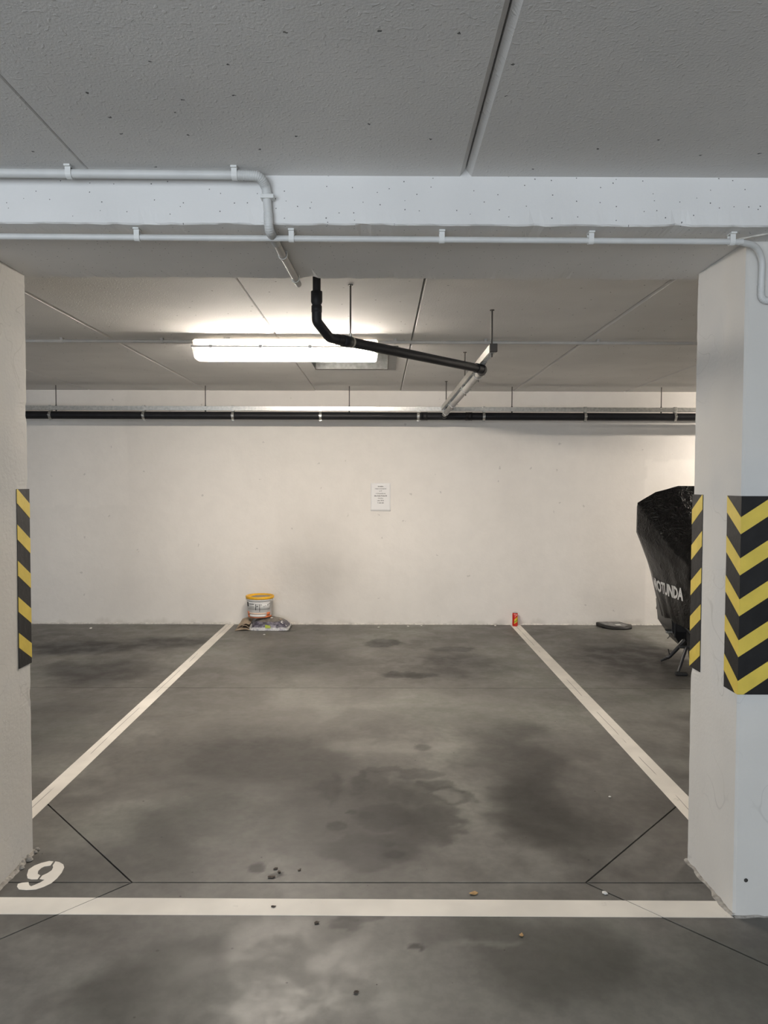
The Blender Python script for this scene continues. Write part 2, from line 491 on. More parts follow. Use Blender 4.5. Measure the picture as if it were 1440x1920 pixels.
def bag_material():
    mt, nt, b = new_mat('printed_bag')
    g = NG(nt)
    tc = nt.nodes.new('ShaderNodeTexCoord')
    o = tc.outputs['Generated']
    sep = nt.nodes.new('ShaderNodeSeparateXYZ'); nt.links.new(o, sep.inputs[0])
    x, y, z = sep.outputs
    wob = g.math('MULTIPLY', g.math('SUBTRACT', g.noise(14, 4, 0.6), 0.5), 0.5)
    zz = g.math('ADD', z, wob)
    c = g.mix(g.ramp(g.noise(20, 3), 0.4, 0.6), (0.14, 0.125, 0.105), (0.19, 0.17, 0.145))     # brown-grey top
    purple = g.mix(g.ramp(g.noise(26, 4, 0.7), 0.45, 0.6), (0.050, 0.046, 0.066), (0.20, 0.185, 0.225))
    c = g.mix(g.ramp(zz, 0.62, 0.74, 1, 0), c, purple)
    white = g.mix(g.ramp(g.noise(22, 4, 0.7), 0.45, 0.7), (0.52, 0.52, 0.52), (0.20, 0.19, 0.24))
    c = g.mix(g.ramp(g.math('ADD', z, g.math('MULTIPLY', wob, 0.6)), 0.20, 0.30, 1, 0), c, white)
    g.set(b.inputs['Base Color'], c)
    b.inputs['Roughness'].default_value = 0.42
    g.set(b.inputs['Normal'], g.bump(g.noise(18, 4), 0.5, 0.02))
    return mt
M['bag'] = bag_material()
M['bag_edge'] = plain('bag_edge', (0.46, 0.45, 0.43), 0.5, var=0.15, scale=40)

def emit(name, col, s):
    mt, nt, b = new_mat(name)
    nt.nodes.remove(b)
    e = nt.nodes.new('ShaderNodeEmission')
    e.inputs[0].default_value = (*col, 1); e.inputs[1].default_value = s
    nt.links.new(e.outputs[0], nt.nodes['Material Output'].inputs[0])
    return mt
M['tube'] = emit('lit_tube', (1.0, 0.915, 0.82), TUBE_STRENGTH)
M['tube_cool'] = emit('lit_tube_cool', (0.86, 0.94, 1.0), AISLE_STRENGTH)

def diffuser_material():
    mt, nt, b = new_mat('clear_diffuser')
    nt.nodes.remove(b)
    tr = nt.nodes.new('ShaderNodeBsdfTransparent'); tr.inputs[0].default_value = (0.97, 0.96, 0.94, 1)
    tl = nt.nodes.new('ShaderNodeBsdfTranslucent'); tl.inputs[0].default_value = (0.9, 0.88, 0.84, 1)
    gl = nt.nodes.new('ShaderNodeBsdfGlossy'); gl.inputs['Roughness'].default_value = 0.15
    m1 = nt.nodes.new('ShaderNodeMixShader'); m1.inputs[0].default_value = 0.16
    m2 = nt.nodes.new('ShaderNodeMixShader'); m2.inputs[0].default_value = 0.05
    nt.links.new(tr.outputs[0], m1.inputs[1]); nt.links.new(tl.outputs[0], m1.inputs[2])
    nt.links.new(m1.outputs[0], m2.inputs[1]); nt.links.new(gl.outputs[0], m2.inputs[2])
    nt.links.new(m2.outputs[0], nt.nodes['Material Output'].inputs[0])
    return mt
M['diffuser'] = diffuser_material()
def shell_material():
    mt, nt, b = new_mat('lamp_shell')                          # opaque lamp body made translucent to imitate the tubes' glare
    b.inputs['Base Color'].default_value = (0.80, 0.78, 0.74, 1)
    tl = nt.nodes.new('ShaderNodeBsdfTranslucent'); tl.inputs[0].default_value = (0.30, 0.28, 0.25, 1)
    mx = nt.nodes.new('ShaderNodeMixShader'); mx.inputs[0].default_value = 0.25
    nt.links.new(b.outputs[0], mx.inputs[1]); nt.links.new(tl.outputs[0], mx.inputs[2])
    nt.links.new(mx.outputs[0], nt.nodes['Material Output'].inputs[0])
    return mt
M['fixture'] = shell_material()

# ------------------------------------------------------------------ the setting
XL, XR, YR, YB = -7.5, 7.5, -4.5, 8.11
ZC, ZS = 2.468, 2.315                     # ceiling and beam soffit heights
BF, BB = 2.46, 3.10                       # beam front and back faces
J1, J2 = 5.576, 2.832                     # floor joints across the bays

# floor: concrete bays parted by sawn joints, diamonds round the pillars
floor = MB().box((XL - .2, YR - .2, -0.25), (XR + .2, YB + .2, -0.035)).build('floor', M['joint'])
tag(floor, 'grey stained concrete garage floor with sawn joints', 'floor', kind='structure')

def lat(segs):
    """lattice coordinates from (start, end, step) runs"""
    out = []
    for a, b, st in segs:
        n = max(1, round((b - a) / st))
        out += [a + (b - a) * i / n for i in range(n)]
    return out + [segs[-1][1]]
DHX, DHY = 0.663, 0.750                                   # half width and depth of the joint diamonds round the pillars
DLX, DRX = -1.592, 1.438
ST = DHX / 54
LATX = lat([(XL, -4.2, .25), (-4.2, DLX - DHX, .03), (DLX - DHX, DLX, ST), (DLX, DLX + DHX, ST), (DLX + DHX, DRX - DHX, .0125),
            (DRX - DHX, DRX, ST), (DRX, DRX + DHX, ST), (DRX + DHX, 3.8, .03), (3.8, XR, .25)])
STY = DHY / 54
LATY = lat([(YR, 1.2, .25), (1.2, J2 - DHY, .02), (J2 - DHY, J2, STY), (J2, J2 + DHY, STY), (J2 + DHY, 4.6, .014), (4.6, J1, .03), (J1, YB, .035)])
TONE = [[floor_tone(x, y) if (1.1 < y and -4.3 < x < 3.9) else (1, .5, 0) for y in LATY] for x in LATX]
def zone(x, y):
    """which floor bay a point belongs to"""
    if y > J1: return 0
    for k, c in enumerate((DLX, DRX)):
        if abs(x - c) / DHX + abs(y - J2) / DHY < 1: return (3 if y > J2 else 4) + 2*k
    return 1 if y > J2 else 2
panels = {}
for i in range(len(LATX) - 1):
    for j in range(len(LATY) - 1):
        q4 = [(i, j), (i+1, j), (i+1, j+1), (i, j+1)]
        x0, x1, y0, y1 = LATX[i], LATX[i+1], LATY[j], LATY[j+1]
        zs = [zone((x0*2 + x1)/3, (y0*2 + y1)/3), zone((x0 + x1*2)/3, (y0*2 + y1)/3), zone((x0 + x1*2)/3, (y0 + y1*2)/3), zone((x0*2 + x1)/3, (y0 + y1*2)/3)]
        if len(set(zs)) == 1: panels.setdefault(zs[0], []).append(q4)
        elif ((x0 + x1)/2 - (DLX if x0 < 0 else DRX)) * ((y0 + y1)/2 - J2) > 0:      # the joint runs along the 1-3 diagonal
            panels.setdefault(zs[0], []).append([q4[0], q4[1], q4[3]]); panels.setdefault(zs[2], []).append([q4[1], q4[2], q4[3]])
        else:
            panels.setdefault(zs[1], []).append([q4[0], q4[1], q4[2]]); panels.setdefault(zs[3], []).append([q4[0], q4[2], q4[3]])
GAP = 0.0034
for zk in sorted(panels):
    idx, vs, fs, ton = {}, [], [], []
    edges = {}
    for q in panels[zk]:
        ids = []
        for key in q:
            if key not in idx:
                idx[key] = len(vs); vs.append([LATX[key[0]], LATY[key[1]], 0.0]); ton.append(TONE[key[0]][key[1]])
            ids.append(idx[key])
        fs.append(tuple(ids))
        for a, b in zip(ids, ids[1:] + ids[:1]): edges[(a, b)] = 1
    border = [(a, b) for a, b in edges if (b, a) not in edges]
    push = {}
    for a, b in border:                                       # inward normals of the rim
        d = Vector((vs[b][0] - vs[a][0], vs[b][1] - vs[a][1])).normalized()
        for k in (a, b): push.setdefault(k, []).append(Vector((-d.y, d.x)))
    for k, ns in push.items():
        n = sum(ns, Vector((0, 0))); n = n / max(0.35, n.length) if n.length > 1e-6 else n
        vs[k][0] += n.x * GAP; vs[k][1] += n.y * GAP
    nb = len(vs)
    low = {}
    for k in push:
        low[k] = len(vs); vs.append([vs[k][0], vs[k][1], -0.035]); ton.append((.5, .3, 0))
    for a, b in border: fs.append((a, low[a], low[b], b))
    o = MB().add(vs, fs).build('floor_panel', M['floor'], floor)
    at = o.data.attributes.new('tone', 'FLOAT_COLOR', 'POINT')
    at.data.foreach_set('color', [q for t_ in ton for q in (*t_, 1.0)])
DL, DR = (DLX, J2, DHX, DHY), (DRX, J2, DHX, DHY)

# walls
def wall_tone(x, z):
    """paint tone of the back wall: clouds, repaint patches, dark smudges, a painted diagonal shadow, flaking foot"""
    wob = N3(x*3.5, 0.3, z*3.5) * 0.03
    k = 1.0 + 0.05 * fbm(x*.8, 2.0, z*.8, 4)
    if x + wob < -2.68 and z + wob > 1.245: k *= 1.03
    if x + wob > 2.80 and z + wob < 1.76: k *= 1.07
    bx, bz = fbm(x*2.2, 1.0, z*2.2, 3)*.09, fbm(x*2.2, 6.0, z*2.2, 3)*.09
    def blob(cx, cz, rx, rz, soft):
        return 1 - sstep(math.hypot((x + bx - cx)/rx, (z + bz - cz)/rz), 1 - soft, 1 + soft)
    col = Vector((k, k, k))
    for cx, cz, rx, rz, so_, a in ((-0.70, 0.62, .36, .50, .85, .24), (-0.62, 0.48, .22, .20, .9, .12), (1.0, 1.97, .5, .10, .8, .07), (1.3, 1.85, .35, .12, .8, .06),  # broad dark smudge first; third and fourth paint a diagonal shadow under the pipe
                                   (2.45, .22, .3, .2, .8, .09), (0.65, .35, .14, .2, .8, .06), (-2.4, .3, .8, .25, .8, .05), (1.35, 1.35, .10, .28, .8, .05)):
        f = a * blob(cx, cz, rx, rz, so_)
        col = col * (1 - f) + Vector((.34, .33, .32)) * f
    foot = z + fbm(x*7, 3.0, z*7, 4) * 0.05
    fm = 0.3 * (1 - sstep(foot, 0.0, 0.045))
    col = col * (1 - fm) + Vector((.55, .53, .49)) * fm
    return col
wx = lat([(XL, -4.4, .3), (-4.4, 4.4, .025), (4.4, XR, .3)]); wz = lat([(-0.03, 0.09, .012), (0.09, 2.5, .025), (2.5, 2.75, .25)])
vs = [(x, YB, z) for x in wx for z in wz]
nz = len(wz)
fs = [(i*nz+j, (i+1)*nz+j, (i+1)*nz+j+1, i*nz+j+1) for i in range(len(wx)-1) for j in range(nz-1)]
tn = [wall_tone(x, z) for x in wx for z in wz]
nb = len(vs)
vs += [(XL, YB + .2, -0.03), (XR, YB + .2, -0.03), (XR, YB + .2, 2.75), (XL, YB + .2, 2.75)]
tn += [Vector((1, 1, 1))] * 4
fs += [(nb+1, nb, nb+3, nb+2)]
wb = MB().add(vs, fs).build('wall_back', M['wall'])
at = wb.data.attributes.new('tone', 'FLOAT_COLOR', 'POINT')
at.data.foreach_set('color', [q for t_ in tn for q in (*t_, 1.0)])
tag(wb, 'cream painted back wall behind the parking bay', 'wall', kind='structure')
o = MB().box((XL - .2, YR, -0.03), (XL, YB, 2.75)).build('wall_left', M['wall_plain']); tag(o, 'painted wall at the far left end of the garage', 'wall', kind='structure')
o = MB().box((XR, YR, -0.03), (XR + .2, YB, 2.75)).build('wall_right', M['wall_plain']); tag(o, 'painted wall at the far right end of the garage', 'wall', kind='structure')
mb = MB().box((XL, YR - .2, -0.03), (-4.4, YR, 2.75)).box((0.4, YR - .2, -0.03), (XR, YR, 2.75)).box((-4.4, YR - .2, 2.2), (0.4, YR, 2.75))
o = mb.build('wall_front', M['wall_plain']); tag(o, 'painted wall with the open gate behind the viewer', 'wall', kind='structure')

# ragged plaster along the foot of the back wall
def ragged(name, mat, path, w, h, parent, side, step=0.02, seed=0.0):
    """low irregular fillet of mortar along a path on the floor; side = direction away from the wall"""
    P = resample(path, step)
    vs, fs = [], []
    S = Vector(side)
    for i, p in enumerate(P):
        a = noise.noise(Vector((p.x*9 + seed, p.y*9, 1.3))) * 0.5 + 0.5
        b = noise.noise(Vector((p.x*31 + seed, p.y*31, 7.7))) * 0.5 + 0.5
        k = max(0.02, (a*0.75 + b*0.5 - 0.30))
        ww, hh = w * k, h * max(0.02, (a*0.5 + (1-b)*0.7 - 0.28))
        base = Vector((p.x, p.y, 0))
        vs += [base - S*0.01, base - S*0.01 + Vector((0, 0, hh)), base + S*ww*0.45 + Vector((0, 0, hh*0.75)), base + S*ww]
    for i in range(len(P)-1):
        for k in range(3):
            fs.append((i*4+k, i*4+k+1, i*4+5+k, i*4+4+k))
    return MB().add(vs, fs).build(name, mat, parent)
ragged('plaster_fillet', M['plaster_lump'], [(-4.4, YB, 0), (4.6, YB, 0)], 0.030, 0.045, wb, (0, -1, 0), 0.015)

# ceiling: backing and precast slabs, each with chamfered long edges
HX0, HX1, HY0, HY1 = -0.56, 0.118, 5.45, 6.58           # opening of the ventilation shaft
ceil = MB().box((XL - .2, YR - .2, 2.67), (XR + .2, YB + .2, 2.80)).build('ceiling', M['joint'])
tag(ceil, 'grey painted concrete ceiling of precast slabs', 'ceiling', kind='structure')
def slab(x0, x1, y0, y1, cl=0.009, cr=0.009, gap=0.0055):
    x0 += gap; x1 -= gap; z = ZC
    sec = [(x0, 2.66), (x0, z + cl*1.25), (x0 + cl, z), (x1 - cr, z), (x1, z + cr*1.25), (x1, 2.66)]
    n = len(sec)
    ny = 1
    vs = [(p[0], y0, p[1]) for p in sec] + [(p[0], y1, p[1]) for p in sec]
    fs = [(i, (i+1) % n, n + (i+1) % n, n + i) for i in range(n)]
    fs += [tuple(range(n)), tuple(reversed(range(n, 2*n)))]
    return MB().add(vs, fs).build('ceiling_slab', M['ceiling'], ceil)
xs = [XL, -6.6, -5.42, -4.24, -3.06, -1.812, -0.683, 0.203, 1.383, 2.56, 3.74, 4.92, 6.1, XR]
for a, b in zip(xs[:-1], xs[1:]):
    if abs(a + 0.683) < 1e-6:
        continue
    slab(a, b, BB, YB, 0.006 if abs(a - 0.203) < 1e-6 else 0.009, 0.006 if abs(b + 0.683) < 1e-6 else 0.009)
xf = [-0.91 + 1.173*k for k in range(-5, 7)]
xf = [XL] + xf + [XR]
for a, b in zip(xf[:-1], xf[1:]):
    slab(a, b, YR, BF + .02, 0.003 if abs(a + 0.91) < 1e-6 else 0.016, 0.003 if abs(b + 0.91) < 1e-6 else 0.016, 0.001 if abs(a + 0.91) < 1e-6 or abs(b + 0.91) < 1e-6 else 0.004)
# cast-in strip with the shaft opening, and the infill beyond it
cx0, cx1, cyb = -0.681, 0.201, 6.745
z1 = 2.66
mb = MB()
mb.box((cx0, BB, ZC), (cx1, HY0, z1)).box((cx0, HY1, ZC), (cx1, cyb, z1)).box((cx0, HY0, ZC), (HX0, HY1, z1)).box((HX1, HY0, ZC), (cx1, HY1, z1))
mb.build('ceiling_infill', M['ceiling'], ceil)
MB().box((cx0, cyb + .006, ZC + .003), (cx1, YB, z1)).build('ceiling_infill', M['ceiling'], ceil)

# beam with slightly broken lower arrises
def beam():
    sec = [(BF, 2.64), (BF, ZC), (BF, 2.42), (BF, 2.37), (BF, ZS + .005), (BF + .005, ZS), (2.62, ZS), (2.8, ZS), (2.95, ZS), (BB - .010, ZS), (BB, ZS + .010), (BB, ZC), (BB, 2.64)]
    n, vs, fs = len(sec), [], []
    X = [XL + (XR - XL) * i / 900 for i in range(901)]
    for x in X:
        for j, (y, z) in enumerate(sec):
            dy = dz = 0.0
            if j in (4, 5, 9, 10):
                k = noise.noise(Vector((x*26, j*0.3, 0))) * 0.004 + max(0, noise.noise(Vector((x*9, 3.1 + j, 0))) - 0.35) * 0.03
                dz += max(-0.002, k)
                dy += max(-0.001, k) * (1 if j < 6 else -1)
            if 4 < j < 10: dz += noise.noise(Vector((x*0.8, y*3, 5))) * 0.003
            vs.append((x, y + dy, z + dz))
    for i in range(len(X)-1):
        for j in range(n-1):
            fs.append((i*n+j, (i+1)*n+j, (i+1)*n+j+1, i*n+j+1))
    return MB().add(vs, fs).build('trim_1', M['beam'])
bm_o = beam()
tag(bm_o, 'shallow white painted concrete ceiling beam spanning the pillars', 'beam', kind='structure')
# slip-form ridge on the soffit by the right pillar
P = [(1.16 + 0.012*i, 2.60 - 0.0100*i + 0.002*math.sin(i*2.1), ZS - .001) for i in range(14)]
MB().tube(P, [0.002 + 0.0025*abs(math.sin(i*1.7)) for i in range(14)], 6).build('mortar_ridge', M['plaster_lump'], bm_o)

# pillars with chipped vertical edges
def pillar(name, x0, x1, y0, y1, label, seed):
    c = 0.008
    base = [(x0+c, y0), (x0+.1, y0), (x1-.1, y0), (x1-c, y0), (x1, y0+c), (x1, y0+.1), (x1, y1-.1), (x1, y1-c),
            (x1-c, y1), (x1-.1, y1), (x0+.1, y1), (x0+c, y1), (x0, y1-c), (x0, y1-.1), (x0, y0+.1), (x0, y0+c)]
    cx, cy = (x0+x1)/2, (y0+y1)/2
    n, N = len(base), 170
    vs, fs = [], []
    for i in range(N+1):
        z = -0.03 + (ZS + .03) * i / N
        for j, (x, y) in enumerate(base):
            corner = j in (0, 3, 4, 7, 8, 11, 12, 15)
            dx = dy = 0.0
            if corner:
                e = j // 4 if j not in (0, 15) else 9
                k = 0.0015 * noise.noise(Vector((z*22, e*5 + seed, 0))) + max(0, noise.noise(Vector((z*7, e*3 + seed, 2))) - 0.42) * 0.035
                if z > ZS - 0.07: k += 0.05 * (z - ZS + 0.07) * (0.5 + noise.noise(Vector((z*60, e + seed, 1))))
                dx, dy = (cx - x) * k * 3, (cy - y) * k * 3
            else:
                k = 0.0025 * noise.noise(Vector((z*2.2, j + seed, 4)))
                d = Vector((x-cx, y-cy)); d.normalize(); dx, dy = d.x*k, d.y*k
            vs.append((x+dx, y+dy, z))
    for i in range(N):
        for j in range(n):
            j2 = (j+1) % n
            fs.append((i*n+j, i*n+j2, (i+1)*n+j2, (i+1)*n+j))
    o = MB().add(vs, fs).build(name, M['pillar'])
    tag(o, label, 'pillar', kind='structure')
    ragged('mortar_fillet', M['mortar'], [(x0, y0, 0), (x0, y1, 0)], 0.035, 0.03, o, (-1, 0, 0), 0.012, seed)
    ragged('mortar_fillet', M['mortar'], [(x1, y0, 0), (x1, y1, 0)], 0.035, 0.03, o, (1, 0, 0), 0.012, seed + 3)
    ragged('mortar_fillet', M['mortar'], [(x0, y0, 0), (x1, y0, 0)], 0.030, 0.03, o, (0, -1, 0), 0.012, seed + 5)
    return o
LX, LY0, LY1 = -1.406, 2.665, 3.072
RX, RY0, RY1 = 1.228, 2.606, 3.012
pl = pillar('concrete_pillar', LX - .4, LX, LY0, LY1, 'white painted concrete pillar at the left edge by the number 9', 1.7)
pr = pillar('concrete_pillar', RX, RX + .4, RY0, RY1, 'white painted concrete pillar on the right with chevron corner', 8.2)
# chips and a plug hole on the right pillar's front
MB().lathe([(0.0, 0), (0.006, 0), (0.007, 0.002), (0.0, 0.002)], (0, 0, 0), 12).build('plug_hole', M['joint'], pr)
ho = pr.children[-1]; ho.location = (1.268, RY0 - 0.0005, 0.13); ho.rotation_euler = (math.radians(90), 0, 0)
# thick blob of mortar at the back corner of the left pillar
mb = MB()
for i in range(9):
    t = i / 8
    c = (LX + 0.004 + 0.012*math.sin(i*1.9), LY1 - 0.16 + 0.17*t, 0.003)
    r = 0.008 + 0.006*abs(math.sin(i*2.7))
    mb.lathe([(0.0, r), (r*0.6, r*0.8), (r, r*0.25), (r*1.15, 0)], c, 9)
mb.build('mortar_blob', M['mortar'], pl)

# ------------------------------------------------------------------ painted lines and the number
def line(label, polys):
    mb = MB()
    for p in polys: mb.poly(p, 0.0002, 0.0012)
    o = mb.build('parking_line', M['line'])
    return tag(o, label, 'parking line')
g2 = 0.0025
line('long white painted line along the left side of the bay', [
    [(-1.637, J1+g2), (-1.549, J1+g2), (-1.549, YB-.015), (-1.637, YB-.015)], [(-1.637, LY1-.02), (-1.549, LY1-.02), (-1.549, J1-g2), (-1.637, J1-g2)]])
line('long white painted line along the right side of the bay', [
    [(1.378, J1+g2), (1.482, J1+g2), (1.482, YB-.012), (1.378, YB-.012)], [(1.378, RY1-.02), (1.482, RY1-.02), (1.482, J1-g2), (1.378, J1-g2)]])
y0l, y1l, y0r, y1r = 2.619, 2.727, 2.599, 2.705           # front line, a touch askew
def fy(x, a, b): return a + (b-a) * (x + 1.4) / 2.63
xa0 = DL[0] + DL[2] - (J2 - y0l) * DL[2]/DL[3]; xa1 = DL[0] + DL[2] - (J2 - y1l) * DL[2]/DL[3]
xb0 = DR[0] - DR[2] + (J2 - y0r) * DR[2]/DR[3]; xb1 = DR[0] - DR[2] + (J2 - y1r) * DR[2]/DR[3]
q = 0.002
line('broad white painted line across the mouth of the bay', [
    [(-1.404, fy(-1.404, y0l, y0r)), (xa0-q, fy(xa0, y0l, y0r)), (xa1-q, fy(xa1, y1l, y1r)), (-1.404, fy(-1.404, y1l, y1r))],
    [(xa0+q, fy(xa0, y0l, y0r)), (xb0-q, fy(xb0, y0l, y0r)), (xb1-q, fy(xb1, y1l, y1r)), (xa1+q, fy(xa1, y1l, y1r))],
    [(xb0+q, fy(xb0, y0l, y0r)), (1.226, fy(1.23, y0l, y0r)), (1.226, fy(1.23, y1l, y1r)), (xb1+q, fy(xb1, y1l, y1r))]])
nl = [(-1.291,2.99),(-1.309,2.993),(-1.333,2.978),(-1.351,2.957),(-1.36,2.926),(-1.347,2.884),(-1.333,2.86),(-1.315,2.852),(-1.296,2.853),(-1.293,2.855),(-1.295,2.882),(-1.31,2.893),(-1.318,2.916),(-1.316,2.936),(-1.309,2.95),(-1.293,2.955),(-1.289,2.957)]
nr = [(-1.283,2.99),(-1.266,2.985),(-1.242,2.966),(-1.229,2.943),(-1.222,2.902),(-1.222,2.858),(-1.229,2.823),(-1.245,2.798),(-1.267,2.78),(-1.3,2.776),(-1.329,2.781),(-1.345,2.8),(-1.351,2.819),(-1.34,2.828),(-1.317,2.832),(-1.305,2.811),(-1.294,2.802),(-1.283,2.815),(-1.271,2.832),(-1.264,2.849),(-1.286,2.855),(-1.287,2.88),(-1.275,2.898),(-1.268,2.92),(-1.272,2.943),(-1.280,2.957)]
o = MB().poly(nl, 0.0002, 0.0012).poly(nr[::-1], 0.0002, 0.0012).build('painted_number', M['line'])
tag(o, 'white stencilled number 9 on the floor beside the left pillar', 'number')

# ------------------------------------------------------------------ hazard strips on pillar corners
def hazard(label, corner, dir_a, dir_b, na, nb, wa, wb_, z0, z1, first, pitch=0.1405, yh=0.058, slope=0.68):
    """L-shaped strip round a vertical corner: faces run along dir_a and dir_b, normals na and nb.
    Yellow bands meet in a V on the corner; first = z of the upper edge of the topmost band at the corner."""
    root = empty('hazard_strip', label, 'hazard tape', 'black and yellow corner strips')
    C, A, B, NA, NB = (Vector((*q, 0)) for q in (corner, dir_a, dir_b, na, nb))
    t = 0.0025
    def sheet(mat, name, off, pa, pb):
        """pa, pb: list of (u, z) outlines on each face, extruded to thickness"""
        mb = MB()
        for pts, D, N, O in ((pa, A, NA, NB), (pb, B, NB, NA)):
            if len(pts) < 3: continue
            # push the corner edge outwards so that the two faces meet
            P0 = [C + D*u + Vector((0, 0, z)) for u, z in pts]
            n = len(P0)
            vs = [p + (N + O*(u < 1e-6)) * 0.0002 for p, (u, z) in zip(P0, pts)] + [p + (N + O*(u < 1e-6)) * off for p, (u, z) in zip(P0, pts)]
            fs = [tuple(range(n)), tuple(reversed(range(n, 2*n)))] + [(i, n+i, n+(i+1) % n, (i+1) % n) for i in range(n)]
            mb.add(vs, fs)
        bm = bmesh.new()
        o = mb.build(name, mat, root)
        bm.from_mesh(o.data); bmesh.ops.recalc_face_normals(bm, faces=bm.faces); bm.to_mesh(o.data); bm.free()
        return o
    rect = lambda w: [(0, z0), (w, z0), (w, z1), (0, z1)]
    sheet(M['tape_black'], 'black_backing', t, rect(wa), rect(wb_))
    def clip(poly):
        for s, lim in ((1, z0 + .0006), (-1, z1 - .0006)):
            out = []
            for i in range(len(poly)):
                p, q_ = poly[i-1], poly[i]
                ip, iq = s*(p[1]-lim) >= 0, s*(q_[1]-lim) >= 0
                if ip != iq:
                    k = (lim-p[1])/(q_[1]-p[1])
                    out.append((p[0]+(q_[0]-p[0])*k, lim))
                if iq: out.append(q_)
            poly = out
            if not poly: return []
        return poly
    k = first
    while k - yh + slope*max(wa, wb_) > z0:
        band = lambda w: clip([(0, k-yh), (w-.0005, k-yh+slope*w), (w-.0005, k+slope*w), (0, k)])
        a, b = band(wa), band(wb_)
        if a or b: sheet(M['tape_yellow'], 'yellow_band', t + 0.0008, a, b)
        k -= pitch
    return root
hazard('yellow and black chevron strip on the front corner of the right pillar', (RX, RY0), (0, 1), (1, 0), (-1, 0), (0, -1), 0.105, 0.105, 0.779, 1.46, 1.388)
hazard('narrow yellow and black strip on the rear corner of the right pillar', (RX, RY1), (0, -1), (1, 0), (-1, 0), (0, 1), 0.094, 0.105, 0.779, 1.46, 1.400, slope=0.66)
hazard('yellow and black strip on the rear corner of the left pillar', (LX, LY1), (0, -1), (-1, 0), (1, 0), (0, 1), 0.105, 0.105, 0.774, 1.473, 1.414, slope=0.60)

# ------------------------------------------------------------------ strip lamp
def lamp(name, label, x0, x1, y, z_top, tube_mat, group=None):
    root = empty(name, label, 'ceiling lamp', group)
    w = 0.068
    z1 = z_top - 0.012; z0 = z1 - 0.052
    ya, yb = y - w + .008, y + w - .008
    c8 = 0.010
    vb = [(x0, ya, z0), (x1, ya, z0), (x1, yb, z0), (x0, yb, z0), (x0, ya, z1-c8), (x1, ya, z1-c8), (x1, yb, z1-c8), (x0, yb, z1-c8),
          (x0+c8, ya+c8, z1), (x1-c8, ya+c8, z1), (x1-c8, yb-c8, z1), (x0+c8, yb-c8, z1)]
    MB().add(vb, [(0,1,5,4), (1,2,6,5), (2,3,7,6), (3,0,4,7), (4,5,9,8), (5,6,10,9), (6,7,11,10), (7,4,8,11), (8,9,10,11)]).build('body', M['fixture'], root)
    MB().box((x0-.010, y-w-.004, z0-.006), (x1+.010, y-w+.010, z0+.004)).box((x0-.010, y+w-.010, z0-.006), (x1+.010, y+w+.004, z0+.004)) \
        .box((x0-.010, y-w+.010, z0-.006), (x0+.006, y+w-.010, z0+.004)).box((x1-.006, y-w+.010, z0-.006), (x1+.010, y+w-.010, z0+.004)).build('rim', M['fixture'], root)
    for xx in (x0 + .22, x1 - .22):
        MB().box((xx-.02, y-.035, z1), (xx+.02, y+.035, z_top)).build('bracket', M['galv'], root)
    # clear trough
    a0, a1, b0, b1 = x0-.006, x1+.006, x0+.010, x1-.010
    za, zb = z0-.005, z0-.083
    secs = [(a0, w+.002, za), (b0, w-.012, zb+.006), (b0+.006, w-.02, zb)]
    mb = MB()
    def ring(e, hw, z): 
        xl = e; xr = x0 + x1 - e
        return [(xl, y-hw, z), (xr, y-hw, z), (xr, y+hw, z), (xl, y+hw, z)]
    vs = []
    for e, hw, z in secs: vs += ring(e, hw, z)
    fs = []
    for i in range(2):
        for k in range(4):
            fs.append((i*4+k, (i+1)*4+k, (i+1)*4+(k+1) % 4, i*4+(k+1) % 4))
    fs.append((8, 11, 10, 9))
    d = mb.add(vs, fs).build('diffuser', M['diffuser'], root)
    for dy in (-0.028, 0.028):
        zt = z0 - 0.023
        t = MB().tube([(x0+.075, y+dy, zt), (x1-.045, y+dy, zt)], 0.013, 14).build('fluorescent_tube', tube_mat, root)
        for e in (x0+.055, x1-.045):
            MB().tube([(e, y+dy, zt), (e+.02, y+dy, zt)], 0.0135, 12).build('tube_cap', M['tubecap'], t)
    for xx in [x0+.12, x0+.45, x1-.45, x1-.12]:
        for s in (-1, 1):
            MB().bbox((xx-.012, y+s*(w+.003)-.004, z0-.012), (xx+.012, y+s*(w+.003)+.004, z0+.012), 0.002).build('latch', M['clip'], root)
    return root
lamp('strip_lamp', 'lit long strip lamp on the ceiling above the bay', -1.250, -0.022, 5.2, ZC, M['tube'])
lamp('strip_lamp', 'lit long strip lamp over the next bay to the right', 3.95, 5.18, 6.9, ZC, M['tube'])
lamp('strip_lamp', 'strip lamp over the aisle to the left behind the viewer', -2.6, -1.37, -1.6, ZC, M['tube_cool'])
lamp('strip_lamp', 'strip lamp over the aisle to the right behind the viewer', 2.2, 3.43, -1.6, ZC, M['tube_cool'])

# ------------------------------------------------------------------ ventilation shaft
root = empty('ventilation_shaft', 'galvanised sheet metal shaft opening in the ceiling behind the lamp', 'vent')
t = 0.004; zt = ZC + 0.185
MB().box((HX0, HY0, zt), (HX1, HY1, zt + .004)).build('top_sheet', M['duct'], root)
MB().box((HX0, HY1 - t, ZC - .001), (HX1, HY1, zt)).build('side_sheet', M['duct'], root)
MB().box((HX0, HY0, ZC - .001), (HX1, HY0 + t, zt)).build('side_sheet', M['duct'], root)
MB().box((HX0, HY0 + t, ZC - .001), (HX0 + t, HY1 - t, zt)).build('side_sheet', M['duct'], root)
MB().box((HX1 - t, HY0 + t, ZC - .001), (HX1, HY1 - t, zt)).build('side_sheet', M['duct'], root)
MB().box((HX1 - .06, HY0 + t, ZC - .004), (HX1 + .004, HY1, ZC - .001)).build('flange', M['duct'], root)
MB().box((HX0, HY1 - .03, ZC - .0035), (HX1 - .06, HY1 + .006, ZC - .001)).build('flange', M['rod'], root)
